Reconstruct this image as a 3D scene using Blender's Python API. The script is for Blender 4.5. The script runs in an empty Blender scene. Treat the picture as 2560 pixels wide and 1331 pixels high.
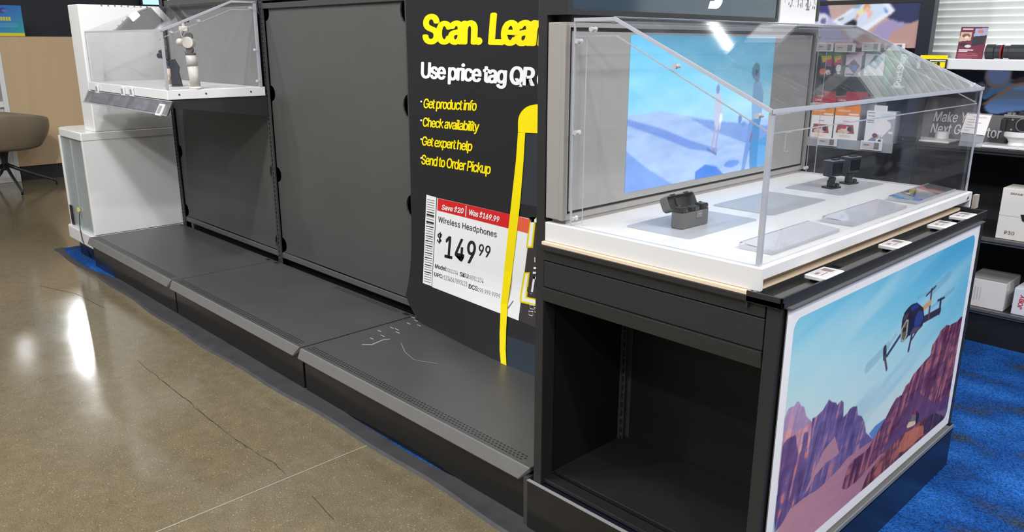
import bpy, bmesh, math, random, os
import numpy as np
from mathutils import Vector, Matrix
random.seed(7); RNG = np.random.RandomState(7)
SC = bpy.context.scene
COL = SC.collection

# ------------------------------------------------------------------ camera
YAW, PITCH, ROLL, FPX = math.radians(136.0802), math.radians(-15.6489), math.radians(0.1485), 1993.86
CAM = np.array([0.0, 0.0, 1.44])
_f = np.array([math.cos(PITCH)*math.cos(YAW), math.cos(PITCH)*math.sin(YAW), math.sin(PITCH)])
_r0 = np.cross(_f, [0, 0, 1]); _r0 /= np.linalg.norm(_r0); _u0 = np.cross(_r0, _f)
_r = _r0*math.cos(ROLL) + _u0*math.sin(ROLL); _u = -_r0*math.sin(ROLL) + _u0*math.cos(ROLL)
cd = bpy.data.cameras.new('camera'); cam = bpy.data.objects.new('camera', cd); COL.objects.link(cam)
cd.sensor_fit = 'HORIZONTAL'; cd.sensor_width = 36; cd.lens = FPX/2560*36; cd.clip_start = .05; cd.clip_end = 100
M = Matrix(((_r[0], _u[0], -_f[0], CAM[0]), (_r[1], _u[1], -_f[1], CAM[1]), (_r[2], _u[2], -_f[2], CAM[2]), (0, 0, 0, 1)))
cam.matrix_world = M
SC.camera = cam

# ------------------------------------------------------------------ colour management, world, lights
vs = SC.view_settings
SC.display_settings.display_device = 'sRGB'
vs.view_transform = 'Standard'; vs.look = 'None'; vs.gamma = 1.0; vs.use_curve_mapping = False
vs.exposure = 0.0
w = bpy.data.worlds.new('world'); SC.world = w; w.use_nodes = True
w.node_tree.nodes['Background'].inputs[0].default_value = (.9, .95, 1, 1)
w.node_tree.nodes['Background'].inputs[1].default_value = .25
SC.cycles.transparent_max_bounces = 32
SC.cycles.max_bounces = 7; SC.cycles.diffuse_bounces = 3; SC.cycles.glossy_bounces = 4
SC.cycles.sample_clamp_indirect = 6
SC.cycles.caustics_reflective = False; SC.cycles.caustics_refractive = False
LP = 20.0
def lamp(x, y, z=4.1, sx=1.2, sy=.22, p=1.0, col=(.98, .99, 1), aim=None):
    l = bpy.data.lights.new('ceiling_or_fill_lamp', 'AREA'); l.shape = 'RECTANGLE'; l.size = sx; l.size_y = sy
    l.energy = LP*p; l.color = col
    o = bpy.data.objects.new('ceiling_or_fill_lamp', l); COL.objects.link(o); o.location = (x, y, z)
    if aim: o.rotation_euler = (Vector(aim)-Vector((x, y, z))).to_track_quat('-Z', 'Y').to_euler()
for ix in range(7):
    for iy in range(5):
        if -12 < -11.0+ix*2.6 < -5 and -.5 < -5.2+iy*2.5 < 4: continue     # the lamps above the near concrete aisle are off
        lamp(-11.0+ix*2.6, -5.2+iy*2.5 + (0.5 if ix % 2 else 0), p=1.0)
for x_ in (-8.5, 1.0, 4.5): lamp(x_, 7.6, p=1.0)
for x_, y_ in ((-17.4, -3), (-17.4, 0), (-17.2, 3.2), (-17.2, 6), (-17.0, 8.6), (-14, 9)): lamp(x_, y_, p=1.3)  # fill lamps added to brighten the far left wall
def strip(x0, y0, x1, y1, z=4.1, wd=.10, p=1.0):
    l = bpy.data.lights.new('ceiling_or_fill_lamp', 'AREA'); l.shape = 'RECTANGLE'; l.size = math.hypot(x1-x0, y1-y0); l.size_y = wd; l.energy = LP*p
    o = bpy.data.objects.new('ceiling_or_fill_lamp', l); COL.objects.link(o); o.location = ((x0+x1)/2, (y0+y1)/2, z); o.rotation_euler.z = math.atan2(y1-y0, x1-x0)
strip(-3.92, 6.95, -2.90, 6.0); strip(-4.1, 6.5, -3.55, 6.25, wd=.05, p=.4); strip(-4.05, 10.4, -3.5, 10.65, wd=.5, p=1.2)
# aimed spots; those on kiosk and poster are fill added to brighten them
for sx_, sy_, px_, ax in ((-1.2, -1.0, 1.1, (-1.2, 2.1, .8)), (-3.2, -1.3, 2.2, (-3.4, 2.0, .8)), (-5.2, -.6, 2.4, (-5.4, 2.0, .6)),
                          (1.4, 2.0, 2.6, (-.8, 2.2, .6)), (2.6, 2.9, 3.2, (-.75, 2.2, .5)), (1.2, .3, 1.8, (-1.0, 3.0, .6)), (-2.9, .1, 3.2, (-5.6, 1.9, .7)), (.2, -2.0, 3.4, (-5.6, 1.9, .7)),
                          (-15.6, 4.0, 3.4, (-5, 1.5, .5)), (-16.0, 4.9, 2.4, (-5, 1.8, 1.5))):
    lamp(sx_, sy_, 3.9, .16, .16, px_, aim=ax)

# ------------------------------------------------------------------ single view helpers: a pixel on a real plane gives a point
def ray(p): return _f*FPX + _r*(p[0]-1280) - _u*(p[1]-665.5)
def onx(p, v): d = ray(p); return CAM + d*(v-CAM[0])/d[0]
def ony(p, v): d = ray(p); return CAM + d*(v-CAM[1])/d[1]
def onz(p, v): d = ray(p); return CAM + d*(v-CAM[2])/d[2]

# ------------------------------------------------------------------ materials
def lin(c):
    c = np.asarray(c, float)/255.0
    return np.where(c <= .04045, c/12.92, ((c+.055)/1.055)**2.4)
def rgba(c): l = lin(c); return (l[0], l[1], l[2], 1)
MATS = {}
def mat(name, c, rough=.5, metal=0., spec=.5, var=.06, vscale=8., bump=0., bscale=300., emit=0., coat=0., stretch=None):
    if name in MATS: return MATS[name]
    m = bpy.data.materials.new(name); m.use_nodes = True; nt = m.node_tree; b = nt.nodes['Principled BSDF']
    tc = nt.nodes.new('ShaderNodeTexCoord'); mp = nt.nodes.new('ShaderNodeMapping'); nt.links.new(tc.outputs['Object'], mp.inputs[0])
    if stretch: mp.inputs['Scale'].default_value = stretch
    n = nt.nodes.new('ShaderNodeTexNoise'); n.inputs['Scale'].default_value = vscale; n.inputs['Detail'].default_value = 4
    nt.links.new(mp.outputs[0], n.inputs['Vector'])
    mx = nt.nodes.new('ShaderNodeMix'); mx.data_type = 'RGBA'
    a = lin(c); lo = a*(1-var); hi = np.minimum(a*(1+var), 1)
    mx.inputs[6].default_value = (*lo, 1); mx.inputs[7].default_value = (*hi, 1)
    nt.links.new(n.outputs['Fac'], mx.inputs[0]); nt.links.new(mx.outputs[2], b.inputs['Base Color'])
    b.inputs['Roughness'].default_value = rough; b.inputs['Metallic'].default_value = metal
    b.inputs['Specular IOR Level'].default_value = spec
    if coat: b.inputs['Coat Weight'].default_value = coat; b.inputs['Coat Roughness'].default_value = .08
    if bump:
        n2 = nt.nodes.new('ShaderNodeTexNoise'); n2.inputs['Scale'].default_value = bscale; n2.inputs['Detail'].default_value = 2
        nt.links.new(mp.outputs[0], n2.inputs['Vector'])
        bp = nt.nodes.new('ShaderNodeBump'); bp.inputs['Strength'].default_value = bump; bp.inputs['Distance'].default_value = .002
        nt.links.new(n2.outputs['Fac'], bp.inputs['Height']); nt.links.new(bp.outputs[0], b.inputs['Normal'])
    if emit:
        nt.links.new(mx.outputs[2], b.inputs['Emission Color']); b.inputs['Emission Strength'].default_value = emit
    MATS[name] = m; return m

def art_mat(name, rough=.4, emit=0., spec=.5, base=1.0):
    if name in MATS: return MATS[name]
    m = bpy.data.materials.new(name); m.use_nodes = True; nt = m.node_tree; b = nt.nodes['Principled BSDF']
    at = nt.nodes.new('ShaderNodeAttribute'); at.attribute_name = 'print'
    if base < 1:
        mx = nt.nodes.new('ShaderNodeMix'); mx.data_type = 'RGBA'; mx.inputs[0].default_value = base
        mx.inputs[6].default_value = (.01, .01, .01, 1); nt.links.new(at.outputs['Color'], mx.inputs[7]); nt.links.new(mx.outputs[2], b.inputs['Base Color'])
    else: nt.links.new(at.outputs['Color'], b.inputs['Base Color'])
    b.inputs['Roughness'].default_value = rough; b.inputs['Specular IOR Level'].default_value = spec
    if emit: nt.links.new(at.outputs['Color'], b.inputs['Emission Color']); b.inputs['Emission Strength'].default_value = emit
    MATS[name] = m; return m

def clear_mat(name, tint=(1, 1, 1), haze=.02, refl=1.0, rough=.0, smudge=.04, f0=.04):
    """clear sheet: straight-through light, fresnel reflection, a little dust haze"""
    if name in MATS: return MATS[name]
    m = bpy.data.materials.new(name); m.use_nodes = True; nt = m.node_tree; nt.nodes.clear()
    out = nt.nodes.new('ShaderNodeOutputMaterial'); tr = nt.nodes.new('ShaderNodeBsdfTransparent'); gl = nt.nodes.new('ShaderNodeBsdfGlossy'); df = nt.nodes.new('ShaderNodeBsdfDiffuse')
    tr.inputs[0].default_value = (*tint, 1); gl.inputs['Roughness'].default_value = rough; df.inputs[0].default_value = (.75, .77, .82, 1)
    lw = nt.nodes.new('ShaderNodeLayerWeight'); lw.inputs[0].default_value = .5
    pw = nt.nodes.new('ShaderNodeMath'); pw.operation = 'POWER'; pw.inputs[1].default_value = 5; nt.links.new(lw.outputs['Facing'], pw.inputs[0])
    ma = nt.nodes.new('ShaderNodeMath'); ma.operation = 'MULTIPLY_ADD'; ma.inputs[1].default_value = .9*refl; ma.inputs[2].default_value = f0*refl
    nt.links.new(pw.outputs[0], ma.inputs[0])
    tc = nt.nodes.new('ShaderNodeTexCoord'); mp = nt.nodes.new('ShaderNodeMapping'); mp.inputs['Scale'].default_value = (1, 2.2, .8)
    mp.inputs['Rotation'].default_value = (.3, .2, .6)
    n = nt.nodes.new('ShaderNodeTexNoise'); n.inputs['Scale'].default_value = 7; n.inputs['Detail'].default_value = 8; n.inputs['Roughness'].default_value = .7; n.inputs['Distortion'].default_value = 1.5
    nt.links.new(tc.outputs['Object'], mp.inputs[0]); nt.links.new(mp.outputs[0], n.inputs['Vector'])
    cr = nt.nodes.new('ShaderNodeMapRange'); cr.inputs[1].default_value = .52; cr.inputs[2].default_value = .8; cr.inputs[3].default_value = haze; cr.inputs[4].default_value = haze+smudge
    nt.links.new(n.outputs['Fac'], cr.inputs[0])
    m1 = nt.nodes.new('ShaderNodeMixShader'); m2 = nt.nodes.new('ShaderNodeMixShader')
    nt.links.new(cr.outputs[0], m1.inputs[0]); nt.links.new(tr.outputs[0], m1.inputs[1]); nt.links.new(df.outputs[0], m1.inputs[2])
    nt.links.new(ma.outputs[0], m2.inputs[0]); nt.links.new(m1.outputs[0], m2.inputs[1]); nt.links.new(gl.outputs[0], m2.inputs[2])
    nt.links.new(m2.outputs[0], out.inputs[0]); MATS[name] = m; return m

def edge_mat():
    """polished edge of clear sheet: scatters pale light"""
    if 'acrylic_edge' in MATS: return MATS['acrylic_edge']
    m = bpy.data.materials.new('acrylic_edge'); m.use_nodes = True; nt = m.node_tree; nt.nodes.clear()
    out = nt.nodes.new('ShaderNodeOutputMaterial'); tr = nt.nodes.new('ShaderNodeBsdfTransparent'); gl = nt.nodes.new('ShaderNodeBsdfGlossy'); df = nt.nodes.new('ShaderNodeBsdfDiffuse'); tl = nt.nodes.new('ShaderNodeBsdfTranslucent')
    tr.inputs[0].default_value = (.9, .91, 1, 1); gl.inputs['Roughness'].default_value = .15
    tc = nt.nodes.new('ShaderNodeTexCoord'); n = nt.nodes.new('ShaderNodeTexNoise'); n.inputs['Scale'].default_value = 18; n.inputs['Detail'].default_value = 3
    nt.links.new(tc.outputs['Object'], n.inputs['Vector'])
    mx = nt.nodes.new('ShaderNodeMix'); mx.data_type = 'RGBA'; mx.inputs[6].default_value = (.80, .81, .90, 1); mx.inputs[7].default_value = (.97, .98, 1, 1)
    nt.links.new(n.outputs['Fac'], mx.inputs[0]); nt.links.new(mx.outputs[2], df.inputs[0]); nt.links.new(mx.outputs[2], tl.inputs[0])
    a = nt.nodes.new('ShaderNodeMixShader'); b = nt.nodes.new('ShaderNodeMixShader'); c = nt.nodes.new('ShaderNodeMixShader')
    a.inputs[0].default_value = .5; b.inputs[0].default_value = .25; c.inputs[0].default_value = .25
    nt.links.new(df.outputs[0], a.inputs[1]); nt.links.new(tl.outputs[0], a.inputs[2])
    nt.links.new(a.outputs[0], b.inputs[1]); nt.links.new(tr.outputs[0], b.inputs[2])
    nt.links.new(b.outputs[0], c.inputs[1]); nt.links.new(gl.outputs[0], c.inputs[2]); nt.links.new(c.outputs[0], out.inputs[0])
    MATS['acrylic_edge'] = m; return m

BLK = mat('black_powder_coat', (42, 42, 43), .42, bump=.15, bscale=900)
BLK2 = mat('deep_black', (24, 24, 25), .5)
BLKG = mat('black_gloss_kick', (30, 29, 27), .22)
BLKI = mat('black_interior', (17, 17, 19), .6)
DECK = mat('graphite_deck', (74, 74, 74), .36, var=.22, vscale=4, bump=.12, bscale=700)
LIPM = mat('graphite_lip', (112, 110, 108), .42, var=.1, vscale=12, bump=.1)
PANM = mat('grey_brown_back_panel', (79, 78, 76), .5, var=.14, vscale=2.2, bump=.1, bscale=500)
UPR = mat('upright_steel', (66, 66, 68), .4)
WHT = mat('white_laminate', (226, 225, 225), .35, var=.012)
WHG = mat('white_gloss', (235, 234, 233), .12, var=.01)
PLY = mat('plywood', (214, 186, 152), .5, var=.12, vscale=4, stretch=(2, .3, 20))
PLYE = mat('plywood_edge', (238, 214, 186), .5, var=.06)
GRYF = mat('warm_grey_frame', (156, 151, 147), .4, var=.02)
GLAS = mat('screen_glass_grey', (158, 157, 154), .12, var=.03, spec=.6)
CHR = mat('chrome', (232, 232, 236), .28, metal=.55)
CLR = clear_mat('clear_acrylic', haze=.006, smudge=.035, f0=.032)
CLRS = clear_mat('scuffed_acrylic', haze=.015, smudge=.10, f0=.03)
EDGE = edge_mat()
MATG = mat('grey_mat', (176, 179, 184), .3, var=.02)
TXTB = mat('ink_black', (28, 28, 30), .5, var=.01)
TXTG = mat('ink_grey', (120, 120, 122), .5, var=.01)
TXTW = mat('ink_white', (240, 240, 240), .45, var=.01)
YEL = mat('ink_yellow', (250, 228, 0), .4, var=.01)
RED = mat('ink_red', (214, 32, 38), .4, var=.01)
ESL = mat('e_ink_grey', (196, 190, 188), .4, var=.02)
DGRY = mat('dark_grey_plastic', (96, 96, 96), .55, bump=.2, bscale=1200)
BPL = mat('black_plastic', (30, 31, 34), .4)
TAUPE = mat('taupe_shell', (128, 116, 98), .45, var=.04)
OAK = mat('oak_laminate', (205, 176, 138), .45, var=.1, vscale=3, stretch=(4, 4, .35))

# ------------------------------------------------------------------ objects
def tag(o, label=None, cat=None, group=None, kind=None):
    if label: o['label'] = label
    if cat: o['category'] = cat
    if group: o['group'] = group
    if kind: o['kind'] = kind
    return o
def thing(name, label, cat, loc=(0, 0, 0), group=None, kind=None):
    o = bpy.data.objects.new(name, None); COL.objects.link(o); o.location = loc; o.empty_display_size = .05
    return tag(o, label, cat, group, kind)
def origin(o):
    p = Vector((0, 0, 0))
    while o is not None: p = p + o.location; o = o.parent
    return p
class MB:
    def __init__(s): s.v = []; s.f = []; s.m = []
    def add(s, vs_, fs_, mi=0):
        k = len(s.v); s.v += [tuple(float(c) for c in v) for v in vs_]
        for q in fs_: s.f.append([k+i for i in q]); s.m.append(mi)
        return s
    def box(s, x0, x1, y0, y1, z0, z1, mi=0):
        x0, x1 = sorted((x0, x1)); y0, y1 = sorted((y0, y1)); z0, z1 = sorted((z0, z1))
        v = [(x, y, z) for z in (z0, z1) for y in (y0, y1) for x in (x0, x1)]
        return s.add(v, [(0, 2, 3, 1), (4, 5, 7, 6), (0, 1, 5, 4), (2, 6, 7, 3), (0, 4, 6, 2), (1, 3, 7, 5)], mi)
    def obox(s, c, ax, ay, az, hx, hy, hz, mi=0):
        c = np.array(c, float); ax, ay, az = [np.array(a, float)/np.linalg.norm(a) for a in (ax, ay, az)]
        v = [c+ax*hx*i+ay*hy*j+az*hz*k for k in (-1, 1) for j in (-1, 1) for i in (-1, 1)]
        return s.add(v, [(0, 2, 3, 1), (4, 5, 7, 6), (0, 1, 5, 4), (2, 6, 7, 3), (0, 4, 6, 2), (1, 3, 7, 5)], mi)
    def prism(s, pts, plane, a, b, mi=0, rim=None):
        n = len(pts)
        def P(p, t): return (p[0], t, p[1]) if plane == 'xz' else ((t, p[0], p[1]) if plane == 'yz' else (p[0], p[1], t))
        k = len(s.v); s.v += [tuple(map(float, P(p, a))) for p in pts] + [tuple(map(float, P(p, b))) for p in pts]
        s.f.append([k+i for i in range(n)]); s.m.append(mi); s.f.append([k+n+i for i in range(n-1, -1, -1)]); s.m.append(mi)
        for i in range(n):
            j = (i+1) % n; s.f.append([k+i, k+j, k+n+j, k+n+i]); s.m.append(mi if rim is None else rim)
        return s
    def cyl(s, p0, p1, r0, r1=None, n=16, mi=0):
        r1 = r0 if r1 is None else r1; p0 = np.array(p0, float); p1 = np.array(p1, float); d = p1-p0; d /= np.linalg.norm(d)
        a = np.cross(d, [0, 0, 1] if abs(d[2]) < .9 else [1, 0, 0]); a /= np.linalg.norm(a); b = np.cross(d, a)
        v = [p0+(a*math.cos(t)+b*math.sin(t))*r0 for t in np.linspace(0, 2*math.pi, n, endpoint=False)] + \
            [p1+(a*math.cos(t)+b*math.sin(t))*r1 for t in np.linspace(0, 2*math.pi, n, endpoint=False)]
        return s.add(v, [[i, (i+1) % n, n+(i+1) % n, n+i] for i in range(n)]+[list(range(n))[::-1], list(range(n, 2*n))], mi)
    def tube(s, path, r, n=8, mi=0):
        rr = r if isinstance(r, (list, tuple)) else [r]*len(path); P = [np.array(p, float) for p in path]; v = []; f = []
        for i, p in enumerate(P):
            d = P[min(i+1, len(P)-1)]-P[max(i-1, 0)]; d /= np.linalg.norm(d)
            a = np.cross(d, [0.02, .01, 1] if abs(d[2]) < .95 else [1, 0, 0]); a /= np.linalg.norm(a); b = np.cross(d, a)
            v += [p+(a*math.cos(t)+b*math.sin(t))*rr[i] for t in np.linspace(0, 2*math.pi, n, endpoint=False)]
        for i in range(len(P)-1):
            f += [[i*n+j, i*n+(j+1) % n, (i+1)*n+(j+1) % n, (i+1)*n+j] for j in range(n)]
        f += [list(range(n))[::-1], list(range((len(P)-1)*n, len(P)*n))]
        return s.add(v, f, mi)
    def lathe(s, prof, c, n=28, mi=0):
        v = []; f = []
        for r, z in prof: v += [(c[0]+r*math.cos(t), c[1]+r*math.sin(t), c[2]+z) for t in np.linspace(0, 2*math.pi, n, endpoint=False)]
        for i in range(len(prof)-1): f += [[i*n+j, i*n+(j+1) % n, (i+1)*n+(j+1) % n, (i+1)*n+j] for j in range(n)]
        f += [list(range(n))[::-1], list(range((len(prof)-1)*n, len(prof)*n))]
        return s.add(v, f, mi)
    def grid(s, fn, nu, nv, mi=0):
        v = [fn(i/nu, j/nv) for j in range(nv+1) for i in range(nu+1)]
        return s.add(v, [[j*(nu+1)+i, j*(nu+1)+i+1, (j+1)*(nu+1)+i+1, (j+1)*(nu+1)+i] for j in range(nv) for i in range(nu)], mi)
    def build(s, name, mats, parent=None, bevel=0, smooth=False, label=None, cat=None, group=None, kind=None, recalc=True, seg=2):
        mats = mats if isinstance(mats, (list, tuple)) else [mats]
        if parent is None:
            a = np.array(s.v); lo, hi = a.min(0), a.max(0); O = Vector(((lo[0]+hi[0])/2, (lo[1]+hi[1])/2, lo[2]))
        else: O = origin(parent)
        me = bpy.data.meshes.new(name); me.from_pydata([(x-O.x, y-O.y, z-O.z) for x, y, z in s.v], [], s.f)
        for m in mats: me.materials.append(m)
        me.polygons.foreach_set('material_index', s.m)
        if recalc:
            bm = bmesh.new(); bm.from_mesh(me); bmesh.ops.recalc_face_normals(bm, faces=bm.faces); bm.to_mesh(me); bm.free()
        if smooth: me.polygons.foreach_set('use_smooth', [True]*len(me.polygons))
        me.update()
        o = bpy.data.objects.new(name, me); COL.objects.link(o)
        if parent is None: o.location = O
        else: o.parent = parent
        if bevel:
            b = o.modifiers.new('bevel', 'BEVEL'); b.width = bevel; b.segments = seg; b.limit_method = 'ANGLE'; b.angle_limit = math.radians(40)
        return tag(o, label, cat, group, kind)
def copy_tree(o, parent=None):
    c = o.copy(); COL.objects.link(c); c.parent = parent
    for ch in [x for x in bpy.data.objects if x.parent == o]: copy_tree(ch, c)
    return c
def moved(o, dx=0, dy=0, dz=0, label=None, rz=0):
    c = copy_tree(o); c.location = (o.location.x+dx, o.location.y+dy, o.location.z+dz); c.rotation_euler.z = rz
    if label: c['label'] = label
    return c

# ------------------------------------------------------------------ lettering
_tc = {}
try: FONT = bpy.data.fonts.load(os.path.join(bpy.utils.system_resource('DATAFILES'), 'fonts', 'Inter.woff2'))   # the sans face that ships with Blender
except Exception: FONT = None
def glyphs(s, thick=0.0, spacing=1.0):
    k = (s, thick, spacing)
    if k not in _tc:
        cu = bpy.data.curves.new('t', 'FONT'); cu.body = s
        if FONT: cu.font = FONT
        cu.space_character = spacing; cu.resolution_u = 4
        o = bpy.data.objects.new('t', cu); COL.objects.link(o)
        dg = bpy.context.evaluated_depsgraph_get(); me = bpy.data.meshes.new_from_object(o.evaluated_get(dg))
        v0 = [tuple(v.co)[:2] for v in me.vertices]; f0 = [tuple(p.vertices) for p in me.polygons]
        vv, ff = [(x, y, 0) for x, y in v0], list(f0)
        if thick:      # heavier weight: the letter shape spread outwards
            for a in range(10):
                dx, dy = thick*math.cos(a*math.pi/5), .45*thick*math.sin(a*math.pi/5); k_ = len(vv)
                vv += [(x+dx, y+dy, a+1) for x, y in v0]; ff += [tuple(i+k_ for i in q) for q in f0]
        _tc[k] = (vv, ff)
        bpy.data.objects.remove(o); bpy.data.curves.remove(cu); bpy.data.meshes.remove(me)
    return _tc[k]
_cap = None
def text(mb, s, A, B, C, thick=.0, spacing=1.0, mi=0, fn=None, cut=None):
    """letters run from A to B on the baseline; C is the top of a capital above A"""
    global _cap
    if _cap is None: _cap = max(v[1] for v in glyphs('H')[0])
    v, f = glyphs(s, thick, spacing); xs = [p[0] for p in v]; x0, x1 = min(xs), max(xs)
    A, B, C = (np.array(q, float) for q in (A, B, C)); U = B-A; V = C-A
    pts = [A+U*(p[0]-x0)/(x1-x0)+V*p[1]/_cap for p in v]
    if cut is not None:
        keep = [q for q in f if all(pts[i][0] < cut for i in q)]; f = keep
    if fn: pts = [fn(p) for p in pts]
    N = np.cross(U, V); N /= np.linalg.norm(N); pts = [q+N*5e-5*p[2] for q, p in zip(pts, v)]
    mb.add(pts, f, mi); return mb

# ------------------------------------------------------------------ printed artwork: a colour raster carried by a fine mesh
def vnoise(h, w, cy, cx):
    g = RNG.rand(cy+2, cx+2); y = np.linspace(0, cy, h, endpoint=False); x = np.linspace(0, cx, w, endpoint=False)
    yi = y.astype(int); xi = x.astype(int); fy = (y-yi)[:, None]; fx = (x-xi)[None]; fy = fy*fy*(3-2*fy); fx = fx*fx*(3-2*fx)
    return (g[yi][:, xi]*(1-fy)*(1-fx)+g[yi+1][:, xi]*fy*(1-fx)+g[yi][:, xi+1]*(1-fy)*fx+g[yi+1][:, xi+1]*fy*fx)
def fbm(h, w, cy, cx, o=4):
    return sum(vnoise(h, w, cy*2**i, cx*2**i)/2**i for i in range(o))/sum(1/2**i for i in range(o))
class Cv:
    def __init__(s, w, h, c=(128, 128, 128)): s.w, s.h = w, h; s.a = np.ones((h, w, 3))*np.array(c, float); s.X, s.Y = np.meshgrid((np.arange(w)+.5)/w, (np.arange(h)+.5)/h)
    def mask(s, pts):
        P = np.array(pts, float); m = np.zeros((s.h, s.w), bool); n = len(P)
        for i in range(n):
            x0, y0 = P[i]; x1, y1 = P[(i+1) % n]
            if y0 == y1: continue
            c = ((y0 > s.Y) != (y1 > s.Y)) & (s.X < (x1-x0)*(s.Y-y0)/(y1-y0)+x0); m ^= c
        return m.astype(float)
    def put(s, m, c, al=1.0):
        m = (m*al)[..., None]; c = np.array(c, float) if not isinstance(c, np.ndarray) else c; s.a = s.a*(1-m)+c*m; return s
    def poly(s, pts, c, al=1.0): return s.put(s.mask(pts), c, al)
    def line(s, p, q, wd, c, al=1.0):
        p = np.array(p, float); q = np.array(q, float); k = s.h/s.w
        d = (q-p)*np.array([1, k]); L = np.hypot(*d) or 1e-6; d /= L
        rx = (s.X-p[0]); ry = (s.Y-p[1])*k; t = np.clip(rx*d[0]+ry*d[1], 0, L); e = np.hypot(rx-t*d[0], ry-t*d[1])
        return s.put(np.clip((wd/2-e)*s.w+.5, 0, 1), c, al)
    def ell(s, c0, rx, ry, c, al=1.0, rot=0, soft=0.):
        dx = s.X-c0[0]; dy = (s.Y-c0[1])*s.h/s.w; a = dx*math.cos(rot)+dy*math.sin(rot); b = -dx*math.sin(rot)+dy*math.cos(rot)
        e = np.hypot(a/rx, b/ry); return s.put(np.clip((1-e)/soft, 0, 1) if soft else (e < 1).astype(float), c, al)
    def blur(s, k=1):
        for _ in range(k):
            p = np.pad(s.a, ((1, 1), (1, 1), (0, 0)), 'edge'); s.a = (p[1:-1, 1:-1]*2+p[:-2, 1:-1]+p[2:, 1:-1]+p[1:-1, :-2]+p[1:-1, 2:])/6
        return s
def grad(cv, stops, key=None):
    key = cv.Y if key is None else key; t = [q[0] for q in stops]
    return np.stack([np.interp(key, t, [q[1][i] for q in stops]) for i in range(3)], -1)
def print_mesh(name, cv, P0, U, V, m, parent=None, fn=None, **kw):
    """raster on the rectangle P0 (top left), U (to top right), V (to bottom left)"""
    h, w_ = cv.h, cv.w; P0, U, V = (np.array(q, float) for q in (P0, U, V)); O = np.array(origin(parent)) if parent is not None else P0+V
    X, Y = np.meshgrid(np.linspace(0, 1, w_), np.linspace(0, 1, h)); co = P0+X[..., None]*U+Y[..., None]*V
    co = co.reshape(-1, 3)
    if fn: co = np.array([fn(p) for p in co])
    co = co-O; idx = np.arange(h*w_).reshape(h, w_)
    q = np.stack([idx[1:, :-1], idx[1:, 1:], idx[:-1, 1:], idx[:-1, :-1]], -1).reshape(-1, 4)
    me = bpy.data.meshes.new(name); me.vertices.add(len(co)); me.vertices.foreach_set('co', co.ravel())
    me.loops.add(q.size); me.loops.foreach_set('vertex_index', q.ravel().astype(np.int32))
    me.polygons.add(len(q)); me.polygons.foreach_set('loop_start', np.arange(0, q.size, 4, dtype=np.int32))
    me.update(calc_edges=True)
    at = me.color_attributes.new('print', 'FLOAT_COLOR', 'POINT'); c = np.ones((h*w_, 4)); c[:, :3] = lin(np.clip(cv.a, 0, 255)).reshape(-1, 3)
    at.data.foreach_set('color', c.ravel()); me.materials.append(m); me.validate()
    o = bpy.data.objects.new(name, me); COL.objects.link(o)
    if parent is not None: o.parent = parent
    else: o.location = O
    return tag(o, kw.get('label'), kw.get('cat'), kw.get('group'), kw.get('kind'))
PRT = art_mat('printed_paper', .45)
PRG = art_mat('printed_gloss', .5, spec=.25)


# ================================================================== THE SETTING
def concrete():
    m = bpy.data.materials.new('polished_concrete'); m.use_nodes = True; nt = m.node_tree; b = nt.nodes['Principled BSDF']; L = nt.links.new
    tc = nt.nodes.new('ShaderNodeTexCoord')
    def noise(sc, det=5, rough=.6): 
        n = nt.nodes.new('ShaderNodeTexNoise'); n.inputs['Scale'].default_value = sc; n.inputs['Detail'].default_value = det; n.inputs['Roughness'].default_value = rough
        L(tc.outputs['Object'], n.inputs['Vector']); return n
    def ramp(src, a, b_, c0, c1):
        r = nt.nodes.new('ShaderNodeValToRGB'); r.color_ramp.elements[0].position = a; r.color_ramp.elements[1].position = b_
        r.color_ramp.elements[0].color = rgba(c0); r.color_ramp.elements[1].color = rgba(c1); L(src, r.inputs[0]); return r
    def mix(f, a, c, mode='MIX'):
        x = nt.nodes.new('ShaderNodeMix'); x.data_type = 'RGBA'; x.blend_type = mode
        if isinstance(f, float): x.inputs[0].default_value = f
        else: L(f, x.inputs[0])
        L(a, x.inputs[6]); L(c, x.inputs[7]); return x.outputs[2]
    big = ramp(noise(1.1).outputs['Fac'], .3, .7, (98, 87, 66), (120, 108, 84))
    med = ramp(noise(16, 6, .7).outputs['Fac'], .35, .65, (86, 77, 58), (128, 116, 92))
    c = mix(.45, big.outputs[0], med.outputs[0])
    fine = ramp(noise(190, 3, .8).outputs['Fac'], .36, .64, (56, 48, 34), (158, 146, 118))
    c = mix(.33, c, fine.outputs[0])
    vo = nt.nodes.new('ShaderNodeTexVoronoi'); vo.inputs['Scale'].default_value = 55; L(tc.outputs['Object'], vo.inputs['Vector'])
    vr = nt.nodes.new('ShaderNodeMapRange'); vr.inputs[1].default_value = .10; vr.inputs[2].default_value = .16; vr.inputs[3].default_value = .55; vr.inputs[4].default_value = 0
    L(vo.outputs['Distance'], vr.inputs[0])
    sp = nt.nodes.new('ShaderNodeRGB'); sp.outputs[0].default_value = rgba((176, 162, 132)); c = mix(vr.outputs[0], c, sp.outputs[0])
    L(c, b.inputs['Base Color'])
    rr = nt.nodes.new('ShaderNodeMapRange'); rr.inputs[3].default_value = .05; rr.inputs[4].default_value = .2; L(noise(2.2, 5).outputs['Fac'], rr.inputs[0]); L(rr.outputs[0], b.inputs['Roughness'])
    b.inputs['Specular IOR Level'].default_value = .7
    return m
CONC = concrete()
fl = MB(); fl.grid(lambda u, v: (-19+27*u, -8+9.53*v, 0), 2, 2); fl.grid(lambda u, v: (-19+12.74*u, 1.53+10.47*v, 0), 2, 2)
floor = fl.build('floor', CONC, recalc=False, kind='structure', label='polished tan concrete floor with speckled aggregate', cat='floor')
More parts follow.
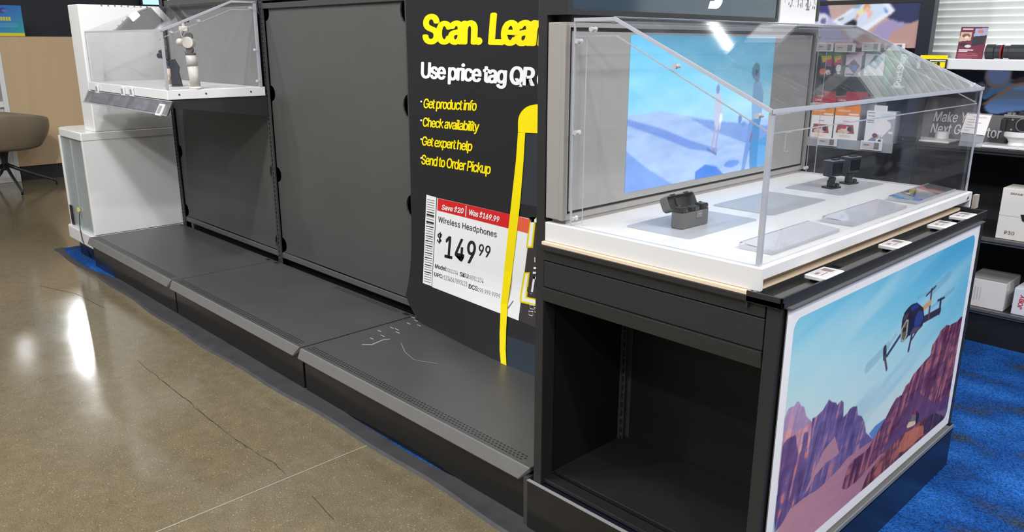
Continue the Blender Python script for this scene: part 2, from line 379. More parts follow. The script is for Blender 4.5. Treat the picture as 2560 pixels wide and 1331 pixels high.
# saw-cut joint and hairline crack, filled level with the slab
jn = MB(); a = onz((380, 1335), .0006); b_ = onz((915, 1115), .0006); d = (b_-a)/np.linalg.norm(b_-a); n_ = np.array([-d[1], d[0], 0])
a0 = a-d*1.5; b0 = b_+d*.02
jn.add([a0-n_*.003, b0-n_*.0025, b0+n_*.0025, a0+n_*.003], [(0, 1, 2, 3)])
jn.build('joint', mat('pale_joint_filler', (150, 146, 136), .4), floor, recalc=False)
ck = MB(); cp = [(345, 903), (372, 925), (400, 948), (432, 973), (470, 1003), (500, 1030), (540, 1062), (580, 1093), (620, 1120), (655, 1142), (690, 1162), (716, 1186)]
for i in range(len(cp)-1):
    for k in range(4):
        p = np.array(cp[i])+(np.array(cp[i+1])-np.array(cp[i]))*k/4; q = np.array(cp[i])+(np.array(cp[i+1])-np.array(cp[i]))*(k+1)/4
        A = onz(p, .0007); B = onz(q, .0007); w0 = .0008+.0028*random.random()**2
        jt = np.array([random.uniform(-.003, .003), random.uniform(-.003, .003), 0]); ck.add([A-[0, w0, 0]+jt, B-[0, w0, 0]+jt, B+[0, w0, 0]+jt, A+[0, w0, 0]+jt], [(0, 1, 2, 3)])
for P in ([(780, 1240), (800, 1262), (815, 1280), (835, 1300)], [(100, 715), (190, 735), (260, 770)]):
    for i in range(len(P)-1):
        A = onz(P[i], .0007); B = onz(P[i+1], .0007); ck.add([A-[0, .0015, 0], B-[0, .0015, 0], B+[0, .0015, 0], A+[0, .0015, 0]], [(0, 1, 2, 3)])
ck.build('crack', mat('dark_crack', (66, 56, 42), .6), floor, recalc=False)

def carpet_mat():
    m = bpy.data.materials.new('blue_carpet'); m.use_nodes = True; nt = m.node_tree; b = nt.nodes['Principled BSDF']; L = nt.links.new
    tc = nt.nodes.new('ShaderNodeTexCoord'); mp = nt.nodes.new('ShaderNodeMapping'); mp.inputs['Rotation'].default_value = (0, 0, .25); mp.inputs['Scale'].default_value = (1, 1.7, 1); L(tc.outputs['Object'], mp.inputs[0])
    n1 = nt.nodes.new('ShaderNodeTexNoise'); n1.inputs['Scale'].default_value = 2.6; n1.inputs['Detail'].default_value = 3; L(mp.outputs[0], n1.inputs['Vector'])
    r1 = nt.nodes.new('ShaderNodeValToRGB'); e = r1.color_ramp.elements; e[0].position = .36; e[0].color = rgba((48, 62, 86)); e[1].position = .46; e[1].color = rgba((20, 70, 138))
    x = r1.color_ramp.elements.new(.66); x.color = rgba((37, 99, 178)); L(n1.outputs['Fac'], r1.inputs[0])
    n2 = nt.nodes.new('ShaderNodeTexNoise'); n2.inputs['Scale'].default_value = 150; n2.inputs['Detail'].default_value = 3; n2.inputs['Roughness'].default_value = .8; L(tc.outputs['Object'], n2.inputs['Vector'])
    r2 = nt.nodes.new('ShaderNodeMapRange'); r2.inputs[1].default_value = .35; r2.inputs[2].default_value = .65; r2.inputs[3].default_value = .25; r2.inputs[4].default_value = 1.75; L(n2.outputs['Fac'], r2.inputs[0])
    mx = nt.nodes.new('ShaderNodeMix'); mx.data_type = 'RGBA'; mx.blend_type = 'MULTIPLY'; mx.inputs[0].default_value = 1; L(r1.outputs[0], mx.inputs[6])
    cb = nt.nodes.new('ShaderNodeCombineColor'); [L(r2.outputs[0], cb.inputs[i]) for i in range(3)]; L(cb.outputs[0], mx.inputs[7]); L(mx.outputs[2], b.inputs['Base Color'])
    b.inputs['Roughness'].default_value = .95; b.inputs['Specular IOR Level'].default_value = .15
    bp = nt.nodes.new('ShaderNodeBump'); bp.inputs['Strength'].default_value = .8; bp.inputs['Distance'].default_value = .006; L(n2.outputs['Fac'], bp.inputs['Height']); L(bp.outputs[0], b.inputs['Normal'])
    return m
cpm = carpet_mat()
cb_ = MB(); cb_.box(-6.26, 8, 1.50, 12, -.02, .004)
cb_.build('carpet', cpm, label='blue loop pile carpet with grey patches under the display units', cat='carpet', kind='structure')
# worn rubber transition strip, wavy outer and inner edge
ts = MB(); xs = np.linspace(-6.27, 8, 120)
yo = [1.455+.012*math.sin(x*2.1)+.006*math.sin(x*9)+(.025*math.exp(-((x+6.27)/.25)**2)) for x in xs]
yi = [1.556-.062*math.exp(-((x+5.75)/.5)**4)-.020*math.exp(-((x+2.25)/.35)**4)+.003*math.sin(x*7) for x in xs]
v = []; 
for x, a, b_ in zip(xs, yo, yi): v += [(x, a, .0), (x, a+.012, .007), (x, b_, .008), (x, b_+.004, .0)]
ts.add(v, [(i*4+k, i*4+k+1, i*4+k+5, i*4+k+4) for i in range(len(xs)-1) for k in range(3)])
ts.build('trim_1', mat('worn_rubber', (62, 60, 62), .55, var=.45, vscale=14, bump=.3, bscale=120), kind='structure', label='worn dark rubber edging strip between concrete and carpet', cat='trim')
# shell of the shop
cm = mat('ceiling_grey', (84, 86, 90), .8, var=.3, vscale=.8); wm = mat('shop_wall', (226, 226, 228), .7, var=.05)
MB().box(-19, 8, -8, 12, 4.3, 4.4).build('ceiling', cm, kind='structure')
MB().box(-19.1, -19, -8, 12, 0, 4.4).build('wall_left', mat('shop_wall_beige', (206, 198, 186), .7), kind='structure')
MB().box(8, 8.1, -8, 12, 0, 4.4).build('wall_right', wm, kind='structure')
MB().box(-19, 8, -8.1, -8, 0, 4.4).build('wall_front', wm, kind='structure')
MB().box(-19, 8, 12, 12.1, 0, 4.4).build('wall_back', wm, kind='structure')

# ================================================================== GONDOLA RUN
YB = 2.16
XB = [-5.56, -4.185, -2.875, -1.50]       # bay boundaries
gon = thing('shelving_frame', 'long dark grey slotted steel shelving frame with three empty back panels', 'shelving', (-3.5, 2.2, 0))
zn = [1.62, 1.167, .716, .305]
for i in range(3):
    x0, x1 = XB[i]+.018, XB[i+1]-.018; zt = 1.635 if i else 1.70; zb = .262; r = .042
    pts = []
    def notch(cx, cz, sgn, r=.042):      # half round cable notch on a side edge
        return [(cx+sgn*r*math.sin(t), cz+r*math.cos(t)) for t in np.linspace(0, math.pi, 9)]
    left = [p for z in sorted(zn, reverse=True) for p in notch(x0, min(z, zt-r-.001), 1)]
    right = [p for z in sorted(zn) for p in reversed(notch(x1, min(z, zt-.063), -1, .058))]
    pts = [(x1, zt), (x0, zt)] + left + [(x0, zb), (x1, zb)] + right
    MB().prism(pts, 'xz', YB+.003, YB+.011).build('back_panel', PANM, gon)
    MB().box(XB[i], XB[i+1], YB+.05, YB+.056, .0, 1.9).build('backing_sheet', BLK2, gon)
    MB().box(x0-.01, x1+.01, YB-.004, YB+.02, .225, .258).build('bottom_rail', mat('rail_steel', (88, 88, 90), .3), gon, bevel=.004)
    if i: MB().box(x0-.01, x1+.01, YB-.012, YB+.02, 1.612, 1.64).build('top_rail', UPR, gon, bevel=.003)
    if i == 1: MB().box(x0-.01, x1+.01, YB-.014, YB+.03, 1.652, 1.9).build('upper_rail', UPR, gon, bevel=.003)
for x in XB[:3]:
    u = MB(); u.box(x-.018, x-.010, YB-.014, YB+.03, 0, 1.95); u.box(x+.006, x+.016, YB-.014, YB+.03, 0, 1.95); u.box(x-.018, x+.016, YB-.004, YB+.03, 0, 1.95)
    z = .22
    while z < 1.94: u.box(x-.010, x+.006, YB-.014, YB-.004, z, z+.006); z += .0254
    u.build('upright', UPR, gon)
# base shelves
def base_shelf(x0, x1, label, back, last=False):
    t = thing('base_shelf', label, 'shelf', ((x0+x1)/2, 1.85, 0), 'base shelves of the empty run')
    dk = MB(); dk.box(x0+.001, x1-.001, 1.538, YB-.02, .185, .2).build('deck', DECK, t, bevel=.002)
    lp = MB(); pr = [(1.537, .2), (1.533, .198), (1.517, .16), (1.519, .156), (1.541, .186), (1.541, .2)]
    c = .03
    a = [(x0+.002, y, z) for y, z in pr]; b_ = [(x1-.002, y, z) for y, z in pr]
    for k in (2, 3): b_[k] = (b_[k][0]-c, b_[k][1], b_[k][2])
    n = len(pr); lp.add(a+b_, [[k, (k+1) % n, n+(k+1) % n, n+k] for k in range(n)]+[list(range(n)), list(range(2*n-1, n-1, -1))])
    lp.build('front_lip', LIPM, t)
    MB().box(x0+.004, x1-.004, 1.548, 1.558, .004, .186).build('kick_plate', BLKG, t)
    h = MB(); r = .0042
    for row in range(3):
        n = int((x1-x0-.06)/.0165)
        for k in range(n):
            x = x0+.03+k*.0165+(.008 if row == 1 else 0); y = 1.556+row*.0125
            h.add([(x+r*1.3*math.cos(q), y+r*.8*math.sin(q), .2006) for q in np.linspace(0, 2*math.pi, 6, endpoint=False)], [range(6)])
    h.build('perforation', BLK2, t, recalc=False)
    if back:
        h = MB()
        for row in range(3):
            for k in range(34):
                x = x1-.10-k*.0165+(.008 if row == 1 else 0); y = YB-.058+row*.010
                h.add([(x+r*1.2*math.cos(q), y+r*.7*math.sin(q), .2006) for q in np.linspace(0, 2*math.pi, 6, endpoint=False)], [range(6)])
    if back: h.build('perforation', BLK2, t, recalc=False)
    for xx in (x0+.03, x1-.06):
        s = MB(); s.add([(xx, YB-.05, .2007), (xx+.04, YB-.05, .2007), (xx+.045, YB-.03, .2007), (xx+.005, YB-.03, .2007)], [(0, 1, 2, 3)])
        s.build('bracket_slot', BLK2, t, recalc=False)
    return t
base_shelf(-5.60, -4.245, 'empty dark grey base shelf beside the white kiosk, farthest of the run', False)
base_shelf(-4.235, -2.885, 'empty dark grey middle base shelf below the bare grey back panel', True)
s3 = base_shelf(-2.875, -1.515, 'empty dark grey base shelf under the black and yellow sign, scuffed', False)
sc = MB()
def scratch(P, w_=.0012):
    for i in range(len(P)-1):
        A = onz(P[i], .2005); B = onz(P[i+1], .2005); d = (B-A); d /= np.linalg.norm(d)+1e-9; n = np.array([-d[1], d[0], 0])*w_
        sc.add([A-n, B-n, B+n, A+n], [(0, 1, 2, 3)])
scratch([(905, 862), (930, 862), (958, 850), (975, 848)], .003); scratch([(1003, 858), (1012, 880), (1035, 900), (1095, 910)], .0007)
for p in ((975, 818), (988, 822), (944, 826), (1017, 807), (952, 838), (1028, 792), (1043, 812), (990, 830), (925, 845), (1035, 800)):
    scratch([p, (p[0]+9, p[1]+4)], .0022)
sc.build('scuff', mat('scuff_white', (178, 178, 176), .6), s3, recalc=False)

# ================================================================== BLACK SCAN SIGN
def sm(t): t = max(0., min(1., t)); return t*t*(3-2*t)
def ysh(x, z):
    d = .035+.055*sm((x+2.9)/.75); return 2.142-.012-d*max(0, (.52-z)/.32)**1.6*(1 if z > .19 else 1)
def onsh(p, off=0.):
    y = 2.13
    for _ in range(6):
        q = ony(p, y); y = ysh(q[0], q[2])
    q = ony(p, y-off); return q
sg = thing('sign', 'tall black sign sheet with yellow scan and learn lettering and a printed price tag', 'sign', (-2.3, 2.1, .2))
XL = -2.862
def sheet(u, v):
    x = XL+u*(-1.515-XL); zb = .2+.10*max(0, (XL+.17-x)/.17)**2
    xx = x-.05*(1-v)**3*(1-u)
    z = zb+(1.78-zb)*v**1.5; return (xx, ysh(xx, z), z)
MB().grid(sheet, 40, 40).build('sheet', mat('sign_black', (38, 38, 41), .3, spec=.5), sg, smooth=True, recalc=False)
def quad_on(mb, c, n=12, off=.001, mi=0):
    c = [np.array(p, float) for p in c]
    def fn(u, v):
        p = c[0]*(1-u)*(1-v)+c[1]*u*(1-v)+c[2]*u*v+c[3]*(1-u)*v; return onsh(p, off)
    return mb.grid(fn, n, n, mi)
# lettering, every line a part
def L(s, a, b, c, thick=.03, sp=.9, mi=0, off=.0015, m=None):
    A, B, C = onsh(a, off), onsh(b, off), onsh(c, off); T = MB()
    text(T, s, A, B, C, thick, sp, mi, fn=lambda p: (p[0], ysh(p[0], p[2])-off, p[2])); T.build('lettering', m or YEL, sg, recalc=False)
L('Scan.', (1056, 107), (1206, 109), (1057, 39), .05, .86)
L('Learn.', (1220, 109), (1405, 114), (1226, 35), .05, .86)
L('Get product info', (1058, 270), (1191, 277), (1060, 247), .026); L('Check availability', (1056, 316), (1197, 329), (1058, 294), .026)
L('Get expert help', (1054, 363), (1180, 378), (1056, 341), .026); L('Send to Order Pickup', (1053, 410), (1226, 436), (1055, 387), .026)
L('Use price tag QR code', (1052, 194), (1451, 222), (1053, 156), .04, m=TXTW)
for y_ in (254, 301, 348, 395):
    T = MB(); quad_on(T, [(1051, y_-2), (1055, y_-2), (1055, y_+2), (1051, y_+2)], 1, .0015); T.build('bullet', TXTW, sg, recalc=False)
# phone outline
T = MB()
pl = [(1295, 330), (1290, 400), (1279, 500), (1268, 600), (1260, 680), (1252, 760), (1249, 830), (1249, 875), (1252, 911)]
pr_ = [(1313, 332), (1309, 400), (1301, 500), (1290, 600), (1280, 680), (1269, 760), (1265, 830), (1264, 875), (1266, 914)]
v = [onsh(p, .004) for p in pl]+[onsh(p, .004) for p in pr_]; n = len(pl)
T.add(v, [(i, i+1, n+i+1, n+i) for i in range(n-1)])
arc = [(1340, 261)]+[(1338-43*math.sin(t), 305-43*math.cos(t)) for t in np.linspace(.1, math.pi/2, 8)]+[(1295, 331)]
k = len(T.v); hub = [(1350, 331)]
T.add([onsh(p, .004) for p in [(1350, 261)]+arc+[(1313, 332), (1350, 334)]], [list(range(len(arc)+3))])
T.build('phone_outline', YEL, sg, recalc=False)
T = MB(); quad_on(T, [(1311, 333), (1350, 333), (1350, 520), (1299, 509)], 6, .001); T.build('phone_screen', mat('slate_print', (52, 56, 63), .3), sg, recalc=False)
T = MB(); quad_on(T, [(1262, 838), (1350, 868), (1350, 960), (1266, 914)], 8, .001); T.build('phone_foot', mat('slate_blue_print', (44, 54, 64), .3), sg, recalc=False)
# printed price tag
T = MB(); quad_on(T, [(1066, 487), (1091, 494), (1079, 716), (1057, 708)], 8, .0018); quad_on(T, [(1093, 495), (1328, 548), (1296, 802), (1080, 718)], 14, .0018)
T.build('tag_card', TXTW, sg, recalc=False)
T = MB(); quad_on(T, [(1095, 496), (1279, 537), (1274, 572), (1093, 526)], 6, .0028); T.build('save_banner', RED, sg, recalc=False)
T = MB(); quad_on(T, [(1292, 540), (1325, 549), (1320, 584), (1288, 575)], 4, .0028); T.build('banner_end', mat('ink_coral', (232, 96, 66), .4), sg, recalc=False)
T = MB(); yy = 500
seq = [1, 1, 1, 1, 1, 2, 4, 1, 1, 4, 1, 2, 1, 1, 1, 2, 1, 2, 1, 2, 1, 1, 2, 1, 2, 1, 1, 2, 1, 1, 2, 1, 1, 1, 1]
pos = 498.
for k, s_ in enumerate(seq):
    f = (pos-487)/221; xl = 1068.5-9*f; xr = 1087-10*f
    quad_on(T, [(xl, pos), (xr, pos+4.5), (xr-.1, pos+4.5+s_*1.15), (xl-.1, pos+s_*1.15)], 1, .0026); pos += 6.0
T.build('bar_code', TXTB, sg, recalc=False)
L('Save $20', (1104, 524), (1158, 534), (1106, 512), .03, 1, off=.0036, m=TXTW); L('Was $169.99', (1171, 537), (1247, 556), (1173, 524), .03, 1, off=.0036, m=TXTW)
T = MB(); quad_on(T, [(1164.5, 515), (1166.5, 515.5), (1165, 542), (1163, 541.5)], 1, .0036); T.build('banner_rule', TXTW, sg, recalc=False)
for args in (('Wireless Headphones', (1095, 555), (1241, 594), (1096, 541), .008, 1.04), ('$', (1092, 605), (1105, 609), (1094, 582), .01, 1), ('149', (1111, 643), (1186, 661), (1115, 590), .018, 1.06), ('99', (1195, 638), (1224, 645), (1198, 610), .012, 1),
             ('Model:', (1087, 670), (1116, 678), (1088, 660), .02, 1), ('SKU:', (1149, 690), (1173, 697), (1150, 680), .02, 1), ('UPC:', (1085, 690), (1107, 697), (1086, 681), .02, 1), ('DCS:', (1171, 721), (1196, 729), (1172, 710), .02, 1)):
    L(*args, off=.0026, m=TXTB if len(args[0]) < 4 else mat('ink_soft_black', (66, 66, 68), .5))
for args in (('001234', (1118, 680), (1144, 688), (1119, 671), 0, 1), ('8901234', (1175, 699), (1208, 709), (1176, 688), 0, 1), ('1234567890123', (1109, 699), (1167, 717), (1110, 688), 0, 1), ('99.999.9999', (1198, 731), (1249, 747), (1199, 720), 0, 1)):
    L(*args, off=.0026, m=TXTG)
T = MB()
for q in ([(1266, 757), (1268, 757), (1270, 772), (1268, 773)], [(1268, 771), (1270, 773), (1284, 753), (1282, 752)]): quad_on(T, q, 1, .0026)
T.build('check_mark', TXTG, sg, recalc=False)
# scanner panel with glowing yellow corner frame
T = MB(); quad_on(T, [(1328, 549), (1350, 553), (1350, 825), (1296, 802)], 8, .0018); T.build('scan_panel', mat('ink_charcoal', (58, 54, 54), .4), sg, recalc=False)
for nm, m_, e in (('scan_frame_glow', mat('ink_olive_yellow', (212, 192, 10), .5), 4.5), ('scan_frame_edge', YEL, 2.5), ('scan_frame', TXTW, 0)):
    T = MB(); o_ = .0024+(.0006 if e == 2.5 else (.0012 if e == 0 else 0))
    quad_on(T, [(1328-e, 548-e), (1350, 548-e), (1350, 556+e*.3), (1326-e, 556+e*.3)], 3, o_)
    quad_on(T, [(1328-e, 548-e), (1336+e, 548-e), (1328+e, 616+e), (1320-e, 616+e)], 4, o_)
    quad_on(T, [(1314-e, 686-e), (1320+e, 686-e), (1312+e, 752+e), (1304-e, 746)], 4, o_)
    quad_on(T, [(1306-e, 744-e), (1350, 754-e), (1350, 764+e), (1304-e, 752+e)], 3, o_)
    T.build(nm, m_, sg, recalc=False)
T = MB()
for q in ([(1336, 644), (1338, 644), (1338, 656), (1336, 656)], [(1334, 668), (1350, 668), (1350, 673), (1334, 673)], [(1332, 680), (1350, 680), (1350, 685), (1332, 685)],
          [(1333, 692), (1350, 692), (1350, 698), (1332, 698)], [(1333, 692), (1338, 692), (1332, 732), (1327, 731)], [(1327, 728), (1350, 734), (1350, 740), (1326, 735)]):
    quad_on(T, q, 2, .0026)
for cx, cy in ((1330, 768), (1327, 784), (1341, 776)):
    for a_, b_ in ((0, 1), (1, 2), (2, 3), (3, 0)):
        c4 = [(cx-5, cy-6), (cx+5, cy-4), (cx+5, cy+6), (cx-5, cy+4)]; p, q = c4[a_], c4[b_]; nx = .8
        quad_on(T, [(p[0]-nx, p[1]-nx), (q[0]+nx, q[1]-nx), (q[0]+nx, q[1]+nx), (p[0]-nx, p[1]+nx)], 1, .0026)
T.build('scan_icon', TXTW, sg, recalc=False)

# ================================================================== END CABINET
Y0, Y1 = 1.533, 2.865
cab = thing('display_cabinet', 'black steel end cabinet with an open lower bay and a framed poster side', 'cabinet', (-1.13, 2.2, 0))
MB().box(-1.497, -1.466, Y0, Y0+.05, .165, 1.98).build('corner_post', BLK, cab, bevel=.002)
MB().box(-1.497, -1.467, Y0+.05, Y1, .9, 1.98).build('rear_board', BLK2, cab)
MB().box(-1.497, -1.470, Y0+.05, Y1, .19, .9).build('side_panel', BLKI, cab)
MB().box(-1.469, -.800, Y0, Y0+.02, .864, .895).build('top_fascia', BLK, cab, bevel=.0015)
MB().box(-1.469, -.800, Y0+.002, Y0+.02, .787, .861).build('drawer_front', BLK, cab, bevel=.0015)
MB().prism([(Y0-.004, .785), (Y0+.02, .785), (Y0+.02, .745), (Y0+.002, .745)], 'yz', -1.469, -.799).build('lower_rail', BLK, cab, bevel=.0015)
MB().box(-.797, -.763, Y0, Y0+.06, .17, .895).build('front_stile', BLK, cab, bevel=.002)
MB().box(-.790, -.763, Y0+.06, Y1, .17, .895).build('poster_backing', BLK, cab)
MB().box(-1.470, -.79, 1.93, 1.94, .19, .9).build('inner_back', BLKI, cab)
MB().box(-1.470, -.79, Y0+.02, Y1, .880, .894).build('cabinet_top', BLK2, cab)
u = MB(); u.box(-1.468, -1.464, 1.895, 1.93, .19, .88); u.box(-1.464, -1.445, 1.925, 1.929, .19, .88)
z = .2
while z < .87: u.box(-1.463, -1.452, 1.9, 1.905, z, z+.008); z += .03
u.box(-1.466, -1.462, 1.898, 1.903, .19, .88); u.box(-1.453, -1.449, 1.898, 1.903, .19, .88)
u.build('slotted_upright', UPR, cab)
fl_ = MB(); fl_.box(-1.470, -.797, Y0+.062, 1.93, .176, .19); fl_.box(-1.470, -.797, Y0+.012, Y0+.052, .172, .184); fl_.box(-1.47, -.797, Y0+.05, Y0+.064, .166, .172)
fl_.build('bay_floor', mat('bay_floor_shade_black', (30, 30, 31), .5), cab, bevel=.0015)  # black deepened to stand for the shade inside the bay
k = MB(); k.box(-1.511, -.757, Y0-.012, Y0-.002, .002, .166); k.build('kick_plate', BLKG, cab, bevel=.001)
MB().box(-1.513, -.757, Y0-.0125, Y0-.001, .166, .168).build('kick_edge', mat('kick_highlight_grey', (150, 150, 150), .3), cab)  # pale strip painted as the highlight along the kick's top edge
MB().box(-1.530, -1.513, Y0-.008, Y0+.02, .004, .172).build('kick_post', UPR, cab)
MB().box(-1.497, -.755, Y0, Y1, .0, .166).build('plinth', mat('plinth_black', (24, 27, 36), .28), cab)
# rim and label trough along the poster side
MB().box(-1.470, -.757, Y0-.012, Y0, .896, .910).build('rim', BLK, cab, bevel=.0012)
tr = MB(); tr.box(-.762, -.757, Y0-.012, Y1, .896, .922); tr.box(-.842, -.757, Y0-.012, Y0-.007, .896, .921); tr.box(-.842, -.757, Y1-.004, Y1, .896, .921); tr.box(-.842, -.838, Y0-.01, Y1, .88, .909)
tr.build('label_trough', BLK, cab, bevel=.0008)
MB().box(-.838, -.762, Y0-.008, Y1-.004, .894, .897).build('trough_floor', BLK, cab)
MB().box(-.806, -.770, Y0+.0, Y1-.01, .897, .905).build('trough_insert', mat('trough_grey', (92, 92, 92), .4), cab, bevel=.002)
MB().box(-1.466, -.838, Y0-.010, Y1, .910, .919).build('plywood_board', [PLYE], cab, bevel=.001)
MB().box(-1.40, -.853, Y0+.02, Y1-.03, .919, .9438).build('plywood_riser', PLY, cab)
MB().box(-.762, -.745, 1.545, 2.812, .892, .8955).build('poster_cap', mat('cap_strip', (92, 92, 95), .35), cab)
pc = MB(); pc.box(-.763, -.738, 1.545, 2.812, .170, .174); pc.box(-.742, -.738, 1.545, 2.812, .17, .186); pc.build('poster_channel', mat('channel_grey', (120, 120, 120), .4), cab)

# ---- the desert poster (a printed picture)
PW, PH = 860, 480
PY0, PY1, PZ0, PZ1 = 1.548, 2.803, .188, .893; XP = -.7545
def pu(p):
    q = onx(p, XP); return ((q[1]-PY0)/(PY1-PY0), (PZ1-q[2])/(PZ1-PZ0))
def A6(*P): return [pu((1920+x/3.5875, 960+y/3.5875)) for x, y in P]
def A5(*P): return [pu((1940+x/3.327, 560+y/3.327)) for x, y in P]
cv = Cv(PW, PH)
sky = grad(cv, [(0, (78, 168, 212)), (.28, (118, 194, 222)), (.5, (170, 216, 226)), (.75, (204, 224, 222)), (1, (206, 224, 220))], np.clip(cv.Y*1.05+.42*(1-cv.X)-.12, 0, 1))
cl = fbm(PH, PW, 10, 3, 5); ang = np.clip((cl-.48)*3.2, 0, 1)
# streaks rising to the right
ii = ((cv.Y+.42*cv.X)*PH*.7).astype(int) % PH; jj = ((cv.X)*PW*.45).astype(int) % PW; stk = cl[ii, jj]
sky = sky*(1-np.clip((stk-.5)*2, 0, .45)[..., None])+np.array((206, 226, 228))*np.clip((stk-.5)*2, 0, .45)[..., None]
sky = sky*(1-np.clip((.42-stk)*1.6, 0, .3)[..., None])+np.array((70, 148, 200))*np.clip((.42-stk)*1.6, 0, .3)[..., None]
cv.a = sky
stx = fbm(PH, PW, 9, 95, 4); sty = fbm(PH, PW, 50, 26, 4)
def rock(pts, base, hot, fr=.55, amp=34, slant=.25):
    m = cv.mask(pts); jx = (np.arange(PW)[None]+(np.arange(PH)[:, None]*slant)).astype(int) % PW; t = np.take_along_axis(stx, np.broadcast_to(jx, (PH, PW)), 1)
    c = np.array(base, float)+((t-.5)*amp*3.4+(sty-.5)*amp*1.4)[..., None]; h = np.clip((t-fr)*11, 0, 1)[..., None]*.85*np.clip((sty-.36)*6, 0, 1)[..., None]
    cv.put(m, c*(1-h)+np.array(hot, float)*h)
def slope(pts, c0, c1, al=1., amp=12):
    m = cv.mask(pts); k = np.clip(cv.X*1.2-.1+(.5-cv.Y)*.4, 0, 1)[..., None]; cv.put(m, np.array(c1, float)*(1-k)+np.array(c0, float)*k+((sty-.5)*amp)[..., None], al)
cv.poly(A6((905, 450), (960, 380), (1050, 312), (1050, 480), (945, 500)), (98, 132, 190))
rock(A6((120, 700), (145, 330), (160, 280), (185, 225), (240, 195), (262, 162), (280, 160), (295, 195), (325, 210), (345, 290), (372, 320), (400, 345), (410, 700)), (168, 142, 178), (206, 150, 164), .6, 14)
rock(A6((90, 900), (125, 560), (140, 450), (200, 400), (240, 440), (300, 400), (380, 345), (400, 345), (380, 900)), (190, 140, 158), (226, 160, 150), .5, 16)
rock(A6((60, 1200), (110, 770), (132, 560), (165, 500), (205, 480), (250, 458), (262, 560), (275, 640), (300, 600), (325, 440), (362, 430), (355, 620), (330, 1000), (60, 1340)), (112, 86, 132), (222, 126, 112), .56, 20)
rock(A6((240, 1240), (330, 800), (365, 600), (400, 310), (425, 300), (440, 290), (495, 235), (520, 190), (548, 140), (575, 165), (612, 170), (622, 192), (640, 170), (662, 148), (680, 170), (676, 300), (715, 258), (735, 225), (762, 205), (800, 202), (806, 282), (842, 292), (868, 350), (880, 440), (945, 500), (900, 590), (640, 1000)), (108, 90, 138), (196, 128, 130), .62, 24)
slope(A6((320, 1000), (420, 770), (500, 600), (600, 470), (640, 620), (560, 700), (430, 860)), (150, 118, 140), (184, 134, 146))
slope(A6((30, 1420), (200, 1120), (420, 950), (640, 720), (800, 600), (945, 500), (1000, 470), (1700, 300), (1700, 1500), (30, 1900)), (128, 88, 118), (188, 134, 146))
rock(A6((330, 1010), (420, 830), (520, 710), (640, 625), (760, 600), (640, 760), (500, 900), (430, 960)), (112, 92, 140), (186, 122, 128), .6, 20)
jr = A6((662, 940), (700, 800), (740, 700), (780, 672), (840, 630), (900, 580), (950, 490), (1000, 400), (1050, 318), (1080, 260), (1112, 195), (1150, 130), (1202, 98), (1235, 20), (1265, -10))
jr2 = A5((1105, 1331), (1145, 1250), (1190, 1200), (1240, 1140), (1282, 1095), (1300, 1010), (1342, 950), (1370, 890), (1420, 842), (1445, 845), (1470, 830), (1505, 815), (1540, 775), (1600, 760))
rock(jr+jr2+A6((1640, 200), (1500, 260), (1200, 480), (1000, 640), (820, 850), (700, 950)), (112, 66, 92), (184, 104, 98), .5, 30, .3)
slope(A6((1240, 250), (1330, 60), (1500, 180), (1640, 100), (1640, 330), (1450, 320), (1150, 560), (1000, 640)), (92, 62, 104), (110, 72, 110), .85)
rock(A6((830, 960), (900, 800), (1000, 670), (1060, 600), (1145, 520), (1200, 470), (1300, 390), (1420, 300), (1480, 262), (1560, 280), (1640, 300), (1500, 600), (900, 1200)), (112, 62, 66), (178, 98, 84), .5, 34, .1)
cv.poly(A6((1180, 540), (1230, 440), (1300, 400), (1390, 370), (1400, 450), (1290, 540), (1230, 600), (1170, 620)), (212, 122, 84), .75)
rock(A6((1390, 450), (1410, 330), (1450, 285), (1500, 262), (1560, 285), (1590, 300), (1480, 430)), (70, 46, 70), (150, 80, 74), .62, 20)
cv.poly(A6((1242, 385), (1262, 345), (1320, 325), (1332, 350), (1300, 378), (1250, 400)), (226, 200, 160)); cv.poly(A6((1275, 340), (1290, 280), (1325, 262), (1335, 330)), (120, 110, 120)); cv.poly(A6((1300, 280), (1312, 250), (1330, 250), (1330, 275)), (170, 50, 50)); cv.poly(A6((1322, 340), (1330, 240), (1355, 270), (1350, 330), (1325, 370)), (46, 40, 52))
# drone
def dl(p, q, wd, c, al=1): cv.line(A5(p)[0], A5(q)[0], wd/3.327/500, c, al)
for c0, c1, wd in (((1300, 560), (1440, 430), 36), ((1180, 620), (1320, 540), 14), ((1290, 700), (1480, 540), 16), ((760, 1200), (930, 1020), 40), ((930, 1030), (1000, 920), 14)): dl(c0, c1, wd, (100, 146, 168), .30)
dl((1030, 935), (925, 1095), 16, (62, 66, 92)); dl((905, 1040), (905, 1110), 28, (54, 52, 66)); dl((905, 1110), (920, 1210), 15, (96, 74, 84))
dl((1215, 805), (1360, 725), 30, (58, 46, 70)); dl((1370, 635), (1358, 740), 20, (56, 48, 72)); dl((1345, 640), (1400, 615), 9, (40, 44, 66)); dl((1295, 550), (1268, 790), 17, (92, 72, 84)); dl((1250, 600), (1330, 520), 8, (46, 54, 74))
dl((1180, 745), (1285, 655), 24, (206, 158, 118)); dl((1130, 920), (1102, 1052), 18, (70, 56, 74)); dl((1180, 880), (1130, 960), 10, (60, 52, 74))
cv.poly(A5((1050, 800), (1070, 740), (1100, 700), (1130, 672), (1172, 656), (1225, 700), (1232, 770), (1218, 850), (1165, 905), (1100, 935), (1060, 985), (1038, 980), (1040, 900)), (42, 40, 56))
cv.poly(A5((1160, 780), (1190, 720), (1222, 730), (1224, 800), (1190, 850), (1155, 870), (1148, 830)), (50, 66, 138))
